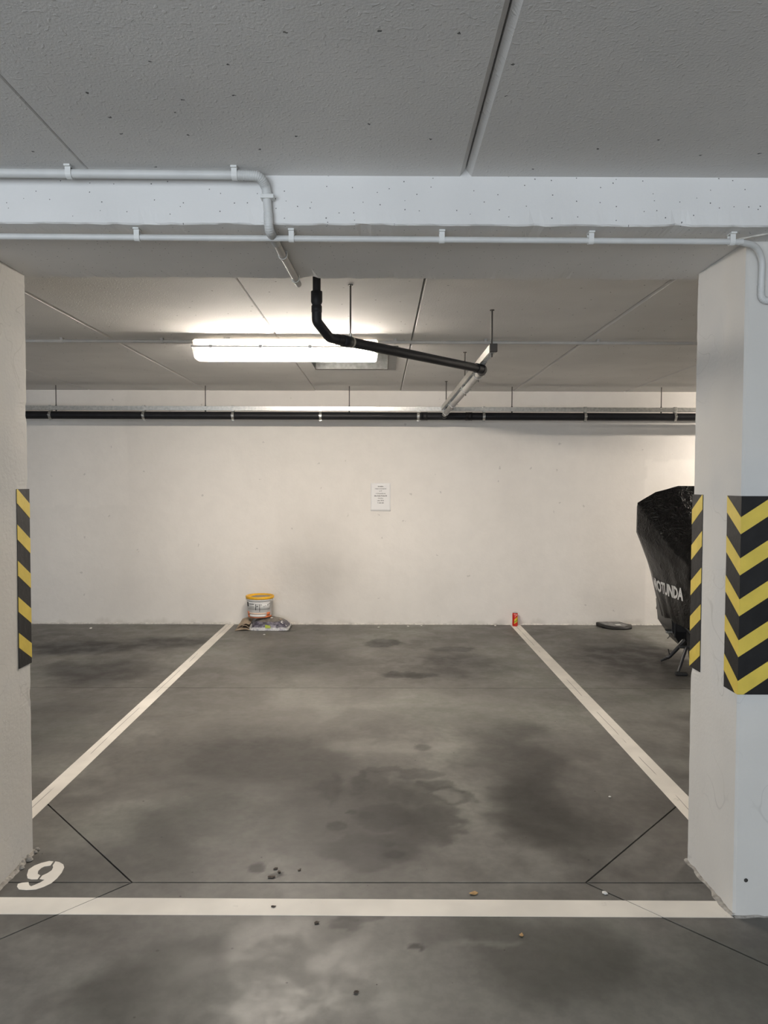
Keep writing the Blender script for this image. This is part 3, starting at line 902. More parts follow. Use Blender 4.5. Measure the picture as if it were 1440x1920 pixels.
MB().box((HX1 - .064, HY0 + t, ZC - .005), (HX1 - .058, HY1 - .03, ZC + .04)).build('folded_edge', M['rod'], root)

# ------------------------------------------------------------------ electrical conduits
def flex_tube(mb, path, r, pitch=0.0052):
    P = resample(path, pitch / 3)
    R = [r * (1.06 if (i % 3) == 0 else (0.93 if (i % 3) == 2 else 1.0)) for i in range(len(P))]
    return mb.tube(P, R, 14)
def clip_ceiling(root, x, y, z_pipe, r, z_surf, axis='x', mat=None):
    """saddle clip: ring round the pipe and a foot up to the surface"""
    mat = mat or M['clip']
    w = 0.0085
    pts = [(math.cos(a), math.sin(a)) for a in [math.radians(q) for q in range(-10, 191, 20)]]
    mb = MB()
    R = r + 0.003
    ring = [(-R*c, -R*s) for c, s in pts]
    ring = [(-R, z_surf - z_pipe)] + [(a, b) for a, b in ring] + [(R, z_surf - z_pipe)]
    inner = [(a*0.80 if abs(a) > 1e-6 else 0, b if i in (0, len(ring)-1) else b*0.86) for i, (a, b) in enumerate(ring)]
    n = len(ring)
    for s, prof in ((1, ring), (-1, inner)): pass
    vs = []
    for sgn in (-w, w):
        for prof in (ring, inner):
            for a, b in prof:
                vs.append((x + sgn, y + a, z_pipe + b) if axis == 'x' else (x + a, y + sgn, z_pipe + b))
    fs = []
    for i in range(n-1):
        fs += [(i, i+1, 2*n+i+1, 2*n+i), (n+i+1, n+i, 3*n+i, 3*n+i+1), (i+1, i, n+i, n+i+1), (2*n+i, 2*n+i+1, 3*n+i+1, 3*n+i)]
    mb.add(vs, fs)
    if axis == 'x': mb.bbox((x-w*1.15, y-R-.008, z_surf-.006), (x+w*1.15, y+R+.001, z_surf), 0.0012)
    else: mb.bbox((x-R-.001, y-w*1.1, z_surf-.006), (x+R+.001, y+w*1.1, z_surf), 0.0012)
    return mb.build('clip', mat, root)

# upper conduit: along the ceiling, bends down over the beam and back under it
root = empty('conduit_pipe', 'thick grey conduit along the ceiling bending down over the beam', 'conduit')
ru = 0.0135; yu = 2.398; zu = ZC - 0.021
MB().tube([(-5.0, yu - .035, zu), (-0.43, yu + .006, zu)], ru, 18).build('straight_tube', M['conduit'], root)
bend = fillet([(-0.445, yu + .006, zu), (-0.375, yu + .012, zu), (-0.362, 2.440, 2.425), (-0.358, 2.442, 2.40)], 0.05)
flex_tube(MB(), bend, ru + .0015).build('flexible_elbow', M['conduit'], root)
MB().tube([(-0.3615, 2.4405, 2.428), (-0.355, 2.443, 2.335)], ru, 18).build('drop_tube', M['conduit'], root)
dn_path = fillet([(-0.355, 2.443, 2.345), (-0.354, 2.444, 2.296), (-0.352, 2.53, 2.2955), (-0.352, 2.60, ZS - ru - .001)], 0.035)
flex_tube(MB(), dn_path, ru + .001).build('flexible_elbow', M['conduit'], root)
MB().tube([(-0.352, 2.59, ZS - ru - .001), (-0.334, 3.13, ZS - ru - .001)], ru * 0.92, 18).build('soffit_tube', M['conduit_dull'], root)
for x in (-4.2, -3.4, -2.6, -1.76, -0.958, -0.452):
    clip_ceiling(root, x, yu + (x + 0.43) * 0.009 + .006, zu, ru, ZC)
MB().bbox((-0.378, BF - .036, 2.386), (-0.336, BF - .001, 2.399), 0.002).build('clip', M['clip'], root)
for y in (2.74, 3.05):
    clip_ceiling(root, -0.352 + (y - 2.59) * 0.033, y, ZS - ru - .001, ru, ZS, 'y', M['conduit_dull'])

# lower conduit under the beam, dropping down the right pillar
root = empty('conduit_pipe', 'thin pale conduit under the beam turning down the right pillar', 'conduit')
rl = 0.0098; zl = 2.284
def yl(x): return 2.502 + (x + 1.2) * 0.0095
def zlx(x): return zl + 0.004
MB().tube([(-5.0, yl(-5.0), zlx(0)), (1.175, yl(1.175), zlx(0))], rl, 16).build('straight_tube', M['conduit'], root)
pth = fillet([(1.16, yl(1.16), zlx(0)), (1.235, 2.560, zlx(0)), (1.271, 2.586, 2.250), (1.272, RY0 - .012, 2.14)], 0.035)
MB().tube(pth, rl + .0008, 16).build('drop_tube', M['conduit'], root)
flex_tube(MB(), fillet([(1.272, RY0 - .012, 2.165), (1.272, RY0 - .013, 2.115), (1.36, RY0 - .014, 2.113)], 0.035), rl + .002, 0.0045).build('flexible_elbow', M['conduit'], root)
MB().tube([(1.35, RY0 - .014, 2.113), (1.63, RY0 - .014, 2.113)], rl, 14).build('end_tube', M['conduit'], root)
for x in (-3.4, -2.4, -1.6, -0.785, -0.290, 0.195, 0.678, 1.138):
    clip_ceiling(root, x, yl(x), zlx(0), rl, ZS)

# conduit across the ceiling of the bay, on both sides of the lamp
for label, x0, x1, clips in (('dusty conduit on the ceiling left of the strip lamp', -7.4, -1.25, (-6.2, -5.4, -4.6, -3.8, -2.95, -2.14, -1.47)),
                             ('dusty conduit on the ceiling right of the strip lamp', -0.022, 7.4, (0.095, 0.70, 1.455, 2.2, 3.0, 3.8, 4.6, 5.4, 6.2))):
    root = empty('conduit_pipe', label, 'conduit')
    zc = ZC - 0.021
    MB().tube([(x0, 5.2, zc), (x1, 5.2, zc)], 0.0115, 14).build('straight_tube', M['conduit_dull'], root)
    for x in clips: clip_ceiling(root, x, 5.2, zc, 0.0115, ZC, mat=M['conduit_dull'])

# ------------------------------------------------------------------ drain along the back wall
YP = 7.72; RP = 0.0385; ZP = 2.171
root = empty('drain_pipe', 'long black drain pipe running along the top of the back wall', 'pipe')
MB().tube([(XL + .02, YP, ZP), (0.40, YP, ZP)], RP, 24).build('pipe_length', M['black_pipe'], root)
MB().tube([(0.40, YP, ZP), (XR - .02, YP, ZP)], RP, 24).build('pipe_length', M['black_pipe'], root)
for xc in (0.432, 0.880):
    MB().tube([(xc-.033, YP, ZP), (xc-.030, YP, ZP), (xc-.0299, YP, ZP), (xc+.0299, YP, ZP), (xc+.03, YP, ZP), (xc+.033, YP, ZP)],
              [RP+.002, RP+.007, RP+.003, RP+.003, RP+.007, RP+.002], 24).build('coupling', M['black_pipe'], root)
MB().tube([(0.63, YP, ZP), (0.63, YP - .075, ZP + .01)], 0.031, 18).build('branch_socket', M['black_pipe'], root)
railw = empty('strut_rail', 'long galvanised rail hung above the black drain pipe', 'rail')
z0r, z1r = 2.222, 2.264
def channel(mb, p0, p1, axis, w=0.041, h=0.041, t=0.003):
    """C channel, open side down"""
    if axis == 'x':
        x0, y, z = p0; x1 = p1[0]
        mb.box((x0, y-w/2, z+h-t), (x1, y+w/2, z+h)).box((x0, y-w/2, z), (x1, y-w/2+t, z+h-t)).box((x0, y+w/2-t, z), (x1, y+w/2, z+h-t))
        mb.box((x0, y-w/2+t, z), (x1, y-w/2+.009, z+t)).box((x0, y+w/2-.009, z), (x1, y+w/2-t, z+t))
    return mb
channel(MB(), (XL + .02, YP, z0r), (XR - .02, YP, z0r), 'x').build('channel', M['galv'], railw)
for x in (-6.2, -4.7, -3.246, -1.756, -0.317, 1.311, 2.808, 4.3, 5.8):
    ro = MB().tube([(x, YP, 2.205), (x, YP, ZC)], 0.0045, 8).build('threaded_rod', M['rod'], railw)
    MB().tube([(x, YP, 2.212), (x, YP, 2.2215)], 0.0085, 6, smooth=False).build('nut', M['rod'], ro)
    MB().tube([(x, YP, 2.2645), (x, YP, 2.272)], 0.0085, 6, smooth=False).build('nut', M['rod'], ro)
def pipe_clamp(root, c, r, axis, z_top, w=0.012, mat=None):
    """steel band round a pipe with ears and a hanger up to z_top"""
    cx, cy, cz = c
    n = 20
    vs, fs = [], []
    for s in (-w, w):
        for R in (r + .001, r + .0045):
            for k in range(n):
                a = 2*math.pi*k/n
                u, v = R*math.cos(a), R*math.sin(a)
                vs.append((cx + s, cy + u, cz + v) if axis == 'x' else (cx + u, cy + s, cz + v))
    for k in range(n):
        k2 = (k+1) % n
        fs += [(n+k, n+k2, 3*n+k2, 3*n+k), (k2, k, 2*n+k, 2*n+k2), (k, k2, n+k2, n+k), (2*n+k2, 2*n+k, 3*n+k, 3*n+k2)]
    mb = MB().add(vs, fs, False)
    ear = (lambda a, b: mb.bbox(a, b, 0.001))
    if axis == 'x':
        ear((cx-w, cy-r-.020, cz-.004), (cx+w, cy-r-.001, cz+.004)); ear((cx-w, cy+r+.001, cz-.004), (cx+w, cy+r+.020, cz+.004))
        ear((cx-w, cy-.006, cz-r-.012), (cx+w, cy+.006, cz-r-.003))
        ear((cx-w*0.9, cy-.0245, cz+r+.002), (cx+w*0.9, cy+.0245, cz+r+.010))
        if z_top: ear((cx-w*1.1, cy-.0245, cz+r+.008), (cx+w*1.1, cy-.0210, z_top)); ear((cx-w*1.1, cy+.0210, cz+r+.008), (cx+w*1.1, cy+.0245, z_top))
        if z_top: ear((cx-w*1.1, cy-.0245, z_top-.004), (cx+w*1.1, cy+.0245, z_top + .001))
    else:
        ear((cx-r-.018, cy-w, cz-.003), (cx-r-.001, cy+w, cz+.003)); ear((cx+r+.001, cy-w, cz-.003), (cx+r+.018, cy+w, cz+.003))
    o = mb.build('pipe_clamp', mat or M['galv'], root)
    return o
for x in (-6.0, -5.1, -4.2, -3.301, -2.37, -1.48, -0.605, 0.372, 1.029, 2.045, 2.945, 3.9, 4.8, 5.8):
    o = pipe_clamp(railw, (x, YP, ZP), RP, 'x', z1r + .004)
    MB().tube([(x, YP-RP-.005, ZP+.012), (x, YP-RP-.010, ZP+.012)], 0.004, 6, smooth=False).build('bolt', M['rod'], o)

# ------------------------------------------------------------------ black branch drain hung from the ceiling
root = empty('drain_pipe', 'black bent drain pipe dropping from the beam and crossing the lamp', 'pipe')
vx, vy = -0.298, 3.575
dirv = Vector((0.795, 0.95, 0.012)).normalized()
e0 = Vector((-0.245, 3.672, 2.188)); e1 = Vector((0.600, 4.728, 2.203))
MB().tube([(vx, vy, ZC), (vx, vy, 2.30)], 0.0185, 20).build('vertical_pipe', M['black_pipe'], root)
MB().tube([(vx, vy, 2.382), (vx, vy, 2.3815), (vx, vy, 2.335), (vx, vy, 2.329), (vx, vy, 2.322)], [0.021, 0.0262, 0.0262, 0.0245, 0.021], 20).build('coupling', M['black_pipe'], root)
elb = fillet([(vx, vy, 2.318), (vx, vy, 2.245), tuple(e0), tuple(e0 + dirv * 0.10)], 0.014, 5)
MB().tube(elb, [0.0228] * len(elb), 20).build('elbow', M['black_pipe'], root)
MB().tube([(vx, vy, 2.315), (vx, vy, 2.3145), (vx, vy, 2.287), (vx, vy, 2.2865)], [0.021, 0.0245, 0.0245, 0.0225], 20).build('elbow_socket', M['black_pipe'], root)
dd = (e1 - e0).normalized()
MB().tube([e0 + dd*.05, e1], 0.0252, 22).build('sloping_pipe', M['black_pipe'], root)
MB().tube([e0 + dd*.09, e0 + dd*.0905, e0 + dd*.15, e0 + dd*.151], [0.0252, 0.0278, 0.0278, 0.0252], 22).build('socket', M['black_pipe'], root)
cap = fillet([tuple(e1 - dd*.035), (0.628, 4.762, 2.2045), (0.630, 4.85, 2.203)], 0.035, 8)
MB().tube(cap, 0.0292, 22).build('end_elbow', M['black_pipe'], root)
MB().tube([cap[2] - dd*.001, cap[2] + dd*.006], 0.0318, 22).build('elbow_seam', M['black_pipe'], root)
hx = e0 + dd * ((3.79 - e0.y) / dd.y)
ro = MB().tube([(hx.x, hx.y, ZC), (hx.x, hx.y, hx.z + .027)], 0.0042, 8).build('threaded_rod', M['rod'], root)
MB().tube([(hx.x, hx.y, hx.z + .026), (hx.x, hx.y, hx.z + .042)], 0.0078, 6, smooth=False).build('nut', M['galv'], ro)
MB().tube([(hx.x, hx.y, ZC - .003), (hx.x, hx.y, ZC)], 0.012, 10, smooth=False).build('washer', M['rod'], ro)
band = MB().tube([hx - dd*.011, hx + dd*.011], 0.0275, 22).build('pipe_clamp', M['galv'], root)

# grey pipe and slotted rail running back to the wall
root = empty('drain_pipe', 'short grey drain pipe under the slotted rail towards the wall', 'pipe')
zg = 2.203
MB().tube([(0.630, 4.84, zg), (0.630, YP - .05, zg - .020)], 0.0245, 20).build('pipe_length', M['grey_pipe'], root)
for y in (5.0, 5.75, 6.75, 7.45):
    z = zg - 0.020 * (y - 4.84) / 2.83
    cl = pipe_clamp(root, (0.630, y, z), 0.0245, 'y', None, 0.009)
    MB().tube([(0.630, y, z - .028), (0.630, y, z - .045)], 0.0035, 6).build('screw', M['rod'], cl)
    MB().box((0.630-.030, y-.008, z), (0.630-.027, y+.008, z + .085)).build('strap', M['galv'], cl)
    MB().box((0.630+.027, y-.008, z), (0.630+.030, y+.008, z + .085)).build('strap', M['galv'], cl)
rail2 = empty('strut_rail', 'slotted galvanised rail hanging from the ceiling towards the back wall', 'rail')
def strut_y(x, y0, y1, z, w=0.041, h=0.041, t=0.003):
    mb = MB()
    mb.box((x-w/2, y0, z+h-t), (x+w/2, y1, z+h)).box((x-w/2, y0, z), (x-w/2+t, y1, z+h-t)).box((x+w/2-t, y0, z), (x+w/2, y1, z+h-t))
    mb.box((x-w/2+t, y0, z), (x-w/2+.009, y1, z+t)).box((x+w/2-.009, y0, z), (x+w/2-t, y1, z+t))
    y = y0 + 0.02
    while y < y1 - 0.03:                                           # webs between the slots on the open side
        mb.box((x-w/2+.008, y, z), (x+w/2-.008, y+.010, z+t)); y += 0.032
    return mb
zr = 2.226
strut_y(0.618, 4.26, 7.64, zr).build('channel', M['galv'], rail2)
MB().bbox((0.596, 4.252, zr-.002), (0.640, 4.275, zr+.044), 0.003).build('end_cap', M['rod'], rail2)
for y in (4.32, 5.70, 7.32):
    ro = MB().tube([(0.618, y, zr - .02), (0.618, y, ZC)], 0.0048, 8).build('threaded_rod', M['rod'], rail2)
    MB().tube([(0.618, y, zr + .0415), (0.618, y, zr + .052)], 0.009, 6, smooth=False).build('nut', M['galv'], ro)
    MB().tube([(0.618, y, ZC - .004), (0.618, y, ZC)], 0.013, 10, smooth=False).build('washer', M['rod'], ro)

# ------------------------------------------------------------------ notice on the back wall
def text_mesh(body, size, bold=0.0, align='CENTER'):
    cu = bpy.data.curves.new('text', 'FONT')
    cu.body = body; cu.size = size; cu.align_x = align; cu.offset = bold
    cu.resolution_u = 2
    ob = bpy.data.objects.new('text', cu)
    COL.objects.link(ob)
    bpy.context.view_layer.update()
    me = bpy.data.meshes.new_from_object(ob.evaluated_get(bpy.context.evaluated_depsgraph_get()))
    vs = [v.co.copy() for v in me.vertices]; fs = [tuple(p.vertices) for p in me.polygons]
    bpy.data.objects.remove(ob); bpy.data.curves.remove(cu); bpy.data.meshes.remove(me)
    return vs, fs
root = empty('paper_notice', 'white printed paper notice taped to the back wall', 'notice')
yw = YB
px, pz = -0.002, 1.354
def sheet_pt(u, v):                                              # slightly curling sheet
    curl = 0.010 * max(0, (u - 0.55) / 0.45) ** 2 * max(0, (0.5 - v) / 0.5) ** 2
    return (px - 0.105 + 0.21*u, yw - 0.0015 - curl, pz - 0.1485 + 0.297*v)
vs, fs = [], []
for i in range(13):
    for j in range(13):
        vs.append(sheet_pt(i/12, j/12))
for i in range(12):
    for j in range(12):
        fs.append((i*13+j, (i+1)*13+j, (i+1)*13+j+1, i*13+j+1))
p = MB().add(vs, fs, True).build('sheet', M['paper'], root)
so = p.modifiers.new('thickness', 'SOLIDIFY'); so.thickness = 0.0004; so.offset = -1
rows = [('Sprzedam', .0150, .108, .0005), ('miejsce postojowe', .0160, .083, .0002), ('nr 9', .0160, .058, .0003), ('w hali garażowej', .0150, .033, .0002),
        ('ulica Dolna Wodna 80', .0145, .008, .0007), ('Dzierżno', .0145, -.017, .0002), ('cena 100 zł', .0150, -.042, .0004), ('T: 605 200', .0150, -.067, .0004)]
for body, s, dz, bold in rows:
    vs, fs = text_mesh(body, s, bold)
    MB().add([(px + v.x, yw - 0.0032, pz + dz + v.y) for v in vs], fs).build('text_line', M['ink'], root)
for i, (dx, dz, w, a) in enumerate(((-0.02, 0.128, 0.03, 0.2), (0.012, 0.132, 0.035, -0.5), (0.04, 0.124, 0.025, 0.7))):
    c, s = math.cos(a)*w/2, math.sin(a)*w/2
    MB().add([(px+dx-c, yw-.0026, pz+dz-s), (px+dx+c, yw-.0026, pz+dz+s), (px+dx+c-.3*s, yw-.0026, pz+dz+s+.006), (px+dx-c-.3*s, yw-.0026, pz+dz-s+.006)], [(0, 1, 2, 3)]).build('tape_piece', M['film'], root)

# ------------------------------------------------------------------ bag, cardboard and bucket by the wall
def cement_bag():
    root = empty('powder_bag', 'half flat printed powder bag lying under the bucket', 'bag')
    vs, fs = [], []
    nu, nv = 44, 36
    cx, cy, L, W = -1.130, 7.905, 0.395, 0.300
    def prof(u, v, top):
        ex = max(0.0, 1 - abs(u)**3.2); ey = max(0.0, 1 - abs(v)**2.6)
        h = 0.112 * (ex ** 0.5) * (ey ** 0.5)
        h *= 1.0 - 0.22 * max(0, u)                              # droops to the right
        h += 0.006 * noise.noise(Vector((u*4, v*4, 3))) * ex * ey * 2
        return h if top else 0.0
    def pt(u, v, top):
        x = cx + u * L/2 * (1 - 0.05*abs(v)); y = cy + v * W/2 * (1 - 0.08*abs(u)**2)
        z = prof(u, v, top) + 0.004
        if not top: z = 0.002
        x += 0.006 * noise.noise(Vector((v*5, 1, u))); y += 0.006 * noise.noise(Vector((u*5, 2, v)))
        y -= 0.02 * (1 - z/0.12) if v < 0 else 0
        return (x, y, z)
    for top in (1, 0):
        o = len(vs)
        for i in range(nu+1):
            for j in range(nv+1):
                vs.append(pt(-1 + 2*i/nu, -1 + 2*j/nv, top))
        for i in range(nu):
            for j in range(nv):
                q_ = (o+i*(nv+1)+j, o+(i+1)*(nv+1)+j, o+(i+1)*(nv+1)+j+1, o+i*(nv+1)+j+1)
                fs.append(q_ if top else q_[::-1])
    # rim joining top and bottom
    N = (nu+1)*(nv+1)
    edge = [i*(nv+1) for i in range(nu+1)] + [nu*(nv+1)+j for j in range(1, nv+1)] + [i*(nv+1)+nv for i in range(nu-1, -1, -1)] + [j for j in range(nv-1, 0, -1)]
    for a, b in zip(edge, edge[1:] + edge[:1]):
        fs.append((b, a, N + a, N + b))
    MB().add(vs, fs, True).build('bag_body', M['bag'], root)
    # crimped pale ends
    for s in (-1, 1):
        v2, f2 = [], []
        n = 16
        for i in range(n+1):
            v = -1 + 2*i/n
            b = Vector(pt(s*0.985, v, 1)); 
            v2 += [b + Vector((-s*.006, 0, .003)), b + Vector((s*(.010 + .004*math.sin(i*2.3)), -.004, .006 + .012*(1-abs(v)) + .006*math.sin(i*1.7))),
                   b + Vector((s*(.013 + .004*math.sin(i*2.3)), -.006, .001))]
        for i in range(n):
            for k in range(2): f2.append((i*3+k, i*3+k+1, i*3+4+k, i*3+3+k))
        e = MB().add(v2, f2).build('crimped_end', M['bag_edge'], root)
        sm = e.modifiers.new('thickness', 'SOLIDIFY'); sm.thickness = 0.002
    # printed patches lying on the front slope
    def patch(name, mat, pts):
        v3 = []
        for u, v in pts: v3.append(Vector(pt(u, v, 1)) + Vector((0, -.0025, .002)))
        MB().add(v3, [tuple(range(len(v3)))]).build(name, mat, root)
    patch('printed_patch', M['can_green'], [(-0.20, -.985), (0.10, -.985), (0.05, -.93), (-0.22, -.90)])
    patch('printed_patch', M['label_white'], [(0.58, -.70), (0.92, -.72), (0.90, -.66), (0.60, -.62)])
    patch('printed_patch', M['label_white'], [(0.58, -.62), (0.63, -.62), (0.70, -.40), (0.62, -.36)])
    patch('printed_patch', M['label_pale'], [(0.45, -.25), (0.56, -.27), (0.60, -.10), (0.49, -.08)])
    patch('printed_patch', M['can_green'], [(-0.30, -.45), (-0.22, -.45), (-0.16, -.25), (-0.24, -.25)])
    patch('printed_patch', M['print_white'], [(-0.02, -.40), (0.10, -.45), (0.14, -.30), (0.02, -.25)])
    return root
cement_bag()
root = empty('cardboard_scrap', 'crumpled brown cardboard scrap sticking out left of the bag', 'cardboard')
def bent_sheet(pts, depth, name, mat, parent, th=0.004):
    """sheet whose long edge follows pts (x, z) and which runs back by depth (dx, dy, dz)"""
    n = len(pts); vs = []
    D = Vector(depth)
    for x, y, z in pts:
        for k in range(5):
            t_ = k/4
            vs.append(Vector((x, y, z)) + D*t_ + Vector((0, 0, .006*math.sin(3.1*t_ + x*40))))
    fs = [(i*5+k, (i+1)*5+k, (i+1)*5+k+1, i*5+k+1) for i in range(n-1) for k in range(4)]
    o = MB().add(vs, fs).build(name, mat, parent)
    s = o.modifiers.new('thickness', 'SOLIDIFY'); s.thickness = th; s.offset = 1
    return o
bent_sheet([(-1.475, 7.735, 0.004), (-1.42, 7.735, 0.012), (-1.37, 7.745, 0.008), (-1.31, 7.75, 0.006)], (0.0, 0.26, 0.02), 'bottom_flap', M['cardboard'], root)
bent_sheet([(-1.455, 7.78, 0.030), (-1.41, 7.775, 0.052), (-1.37, 7.775, 0.060), (-1.335, 7.78, 0.055)], (0.01, 0.24, 0.035), 'top_flap', M['cardboard'], root)
bent_sheet([(-1.405, 7.77, 0.028), (-1.398, 7.765, 0.045), (-1.365, 7.77, 0.040), (-1.345, 7.78, 0.02)], (0.01, 0.12, 0.0), 'middle_flap', M['cardboard'], root)

def bucket():
    c = (-1.246, 7.905, 0.118)
    root = empty('paint_bucket', 'white paint bucket with yellow lid and orange band on the bag', 'bucket')
    h, r0, r1 = 0.205, 0.119, 0.136
    rr = lambda z: r0 + (r1 - r0) * z / h
    MB().lathe([(0, 0.004), (r0-.010, 0.0), (r0-.002, 0.002), (r0, 0.008), (rr(h*.86), h*.86), (rr(h*.86)+.005, h*.87), (rr(h*.92)+.006, h*.92), (rr(h), h*.935), (rr(h), h), (rr(h)-.004, h), (0, h-.004)], c, 56).build('body', M['bucket_white'], root)
    lid = MB().lathe([(r1+.001, h-.010), (r1+.008, h-.010), (r1+.0095, h-.004), (r1+.0095, h+.012), (r1+.006, h+.017), (r1-.002, h+.017), (r1-.006, h+.012), (r1-.010, h+.003), (0, h+.002)], c, 56).build('lid', M['bucket_yellow'], root)
    vs, fs = [], []
    n = 40
    for ring in (0.0, 0.5, 1.0):
        for k in range(n):
            a = 2*math.pi*k/n
            r = ring * (0.108 + 0.016*noise.noise(Vector((math.cos(a)*1.4, math.sin(a)*1.4, 5))))
            vs.append((c[0] + .010 + r*math.cos(a), c[1] + r*math.sin(a), c[2] + h + .0035 + (.003 if ring < .9 else 0)))
    for q_ in range(2):
        for k in range(n): fs.append((q_*n+k, q_*n+(k+1) % n, (q_+1)*n+(k+1) % n, (q_+1)*n+k))
    MB().add(vs, fs, True).build('dried_dirt', M['lid_dust'], lid)
    def wrap(name, mat, a0, a1, z0, z1, off=0.0012, parent=root):
        """curved label; angles in degrees, -90 faces the viewer"""
        n = max(2, int((a1-a0)/4)); vs, fs = [], []
        for i in range(n+1):
            a = math.radians(a0 + (a1-a0)*i/n)
            for z in (z0, z1):
                for e in (off, 0.0):
                    r = rr(z) + e
                    vs.append((c[0] + r*math.cos(a), c[1] + r*math.sin(a), c[2] + z))
        for i in range(n):
            b_ = i*4
            fs += [(b_, b_+4, b_+6, b_+2), (b_+1, b_+3, b_+7, b_+5), (b_+2, b_+6, b_+7, b_+3), (b_, b_+1, b_+5, b_+4)]
        fs += [(0, 2, 3, 1), (n*4, n*4+1, n*4+3, n*4+2)]
        return MB().add(vs, fs, True).build(name, mat, parent)
    wrap('orange_band', M['bucket_orange'], -178, -2, 0.004, 0.022)
    wrap('orange_band', M['bucket_orange'], -172, -142, 0.022, 0.066)
    wrap('orange_band', M['bucket_orange'], -48, -26, 0.022, 0.060)
    wrap('pale_band', M['label_pale'], -140, -52, 0.042, 0.056)
    wrap('main_label', M['label_white'], -152, -30, 0.088, 0.166)
    wrap('lower_label', M['label_white'], -138, -54, 0.014, 0.036, 0.002)
    wrap('black_mark', M['label_black'], -156, -141, 0.118, 0.162, 0.0022)
    wrap('print_line', M['label_black'], -136, -108, 0.142, 0.149, 0.0022)
    for z in (0.112, 0.120, 0.128): wrap('print_line', M['mat_grey'], -136, -106, z, z + .0025, 0.0022)
    wrap('print_line', M['label_black'], -102, -99, 0.085, 0.148, 0.0022)
    wrap('print_line', M['label_black'], -84, -81.5, 0.070, 0.148, 0.0022)
    for a, z, w, hh in ((-99, 0.140, 14, .004), (-97, 0.120, 9, .012), (-80, 0.138, 8, .006), (-80, 0.124, 5, .003), (-66, 0.120, 6, .005), (-58, 0.128, 7, .003), (-46, 0.130, 4, .014), (-44, 0.142, 8, .003), (-38, 0.146, 4, .006)):
        wrap('pen_mark', M['mat_grey'], a, a + w, z, z + hh, 0.0022)
    # wire bail folded down with lugs
    pts = [(c[0] + (r1+.009)*math.cos(math.radians(a)), c[1] + (r1+.012)*math.sin(math.radians(a)), c[2] + h*.90 - .006 - 0.030*math.sin(math.radians(-a))*0.4) for a in range(-180, 1, 10)]
    b = MB().tube(pts, 0.0016, 6).build('handle', M['label_white'], root)
    for a in (-180, 0):
        MB().bbox((c[0] + r1*math.cos(math.radians(a)) - .010, c[1]-.012, c[2]+h*.86), (c[0] + r1*math.cos(math.radians(a)) + .010, c[1]+.012, c[2]+h*.94), 0.003).build('handle_lug', M['bucket_white'], root)
    root.rotation_euler = (0, 0, 0)
    return root
bucket()

# ------------------------------------------------------------------ drink can
def can():
    c = (1.418, 8.035, 0.0012)
    root = empty('drink_can', 'small red and yellow drink can standing at the wall', 'can')
    r, h = 0.0285, 0.142
    MB().lathe([(0, .006), (r*.72, .004), (r*.80, 0.0), (r*.90, .004), (r, .012), (r, h-.014), (r*.93, h-.006), (r*.90, h-.003)], c, 32).build('body', M['can_red'], root)
    MB().lathe([(r*.90, h-.0035), (r*.93, h-.001), (r*.92, h), (r*.86, h), (r*.84, h-.004), (0, h-.004)], c, 32).build('rim', M['alu'], root)
    MB().bbox((c[0]-.005, c[1]-.016, h-.0028), (c[0]+.005, c[1]+.006, h-.0012), .0005).build('ring_pull', M['alu'], root)
    def wrap(name, mat, pts, off=.0005):
        """pts: (angle deg, z) outline laid round the can"""
        mn, mx = min(p[0] for p in pts), max(p[0] for p in pts)
        vs = [(c[0] + (r+off)*math.cos(math.radians(a)), c[1] + (r+off)*math.sin(math.radians(a)), c[2] + z) for a, z in pts]
        MB().add(vs, [tuple(range(len(vs)))]).build(name, mat, root)
    def strip(name, mat, pts, w, off):
        vs, fs = [], []
        for a, z in pts:
            for s in (-1, 1):
                vs.append((c[0] + (r+off)*math.cos(math.radians(a)), c[1] + (r+off)*math.sin(math.radians(a)), c[2] + z + s*w/2))
        for i in range(len(pts)-1): fs.append((i*2, i*2+2, i*2+3, i*2+1))
        MB().add(vs, fs, True).build(name, mat, root)
    strip('white_swirl', M['can_white'], [(-100 + 6*i, 0.098 + 0.019*math.sin(math.pi*i/12)) for i in range(13)], .005, .0006)
    strip('yellow_swirl', M['can_yellow'], [(-118 + 6*i, 0.062 + 0.0022*i) for i in range(15)], .024, .0006)
    strip('yellow_swirl', M['can_yellow'], [(-124 + 6*i, 0.030 + 0.0018*i) for i in range(15)], .010, .0006)
    strip('green_swirl', M['can_green'], [(-122 + 6*i, 0.043 + 0.0020*i) for i in range(15)], .016, .0007)
    strip('white_swirl', M['can_white'], [(-135 + 6*i, 0.124) for i in range(15)], .003, .0006)
    return root
can()

# ------------------------------------------------------------------ flat black pouch on the floor
root = empty('flat_pouch', 'flat black pouch with grey top lying at the wall', 'pouch')
out = [(2.300, 8.045), (2.275, 8.06), (2.330, 7.900), (2.400, 7.838), (2.530, 7.832), (2.600, 7.880), (2.625, 7.965), (2.570, 8.010), (2.530, 8.068), (2.40, 8.070)]
out = [(2.275, 8.055), (2.315, 7.915), (2.385, 7.842), (2.530, 7.832), (2.600, 7.875), (2.628, 7.965), (2.570, 8.010), (2.530, 8.065), (2.40, 8.068)]
bm = bmesh.new()
vsb = [bm.verts.new((x, y, 0.001)) for x, y in out]
f = bm.faces.new(vsb)
ex = bmesh.ops.extrude_face_region(bm, geom=[f])
for v in [q_ for q_ in ex['geom'] if isinstance(q_, bmesh.types.BMVert)]:
    v.co.z = 0.018 + 0.026*max(0, v.co.y - 7.83)/0.24
bmesh.ops.recalc_face_normals(bm, faces=bm.faces)
bmesh.ops.bevel(bm, geom=bm.edges[:], offset=0.005, segments=2, affect='EDGES')
me = bpy.data.meshes.new('pad'); bm.to_mesh(me); bm.free(); me.materials.append(M['mat_black'])
for p_ in me.polygons: p_.use_smooth = True
po = bpy.data.objects.new('pad', me); COL.objects.link(po); po.parent = root
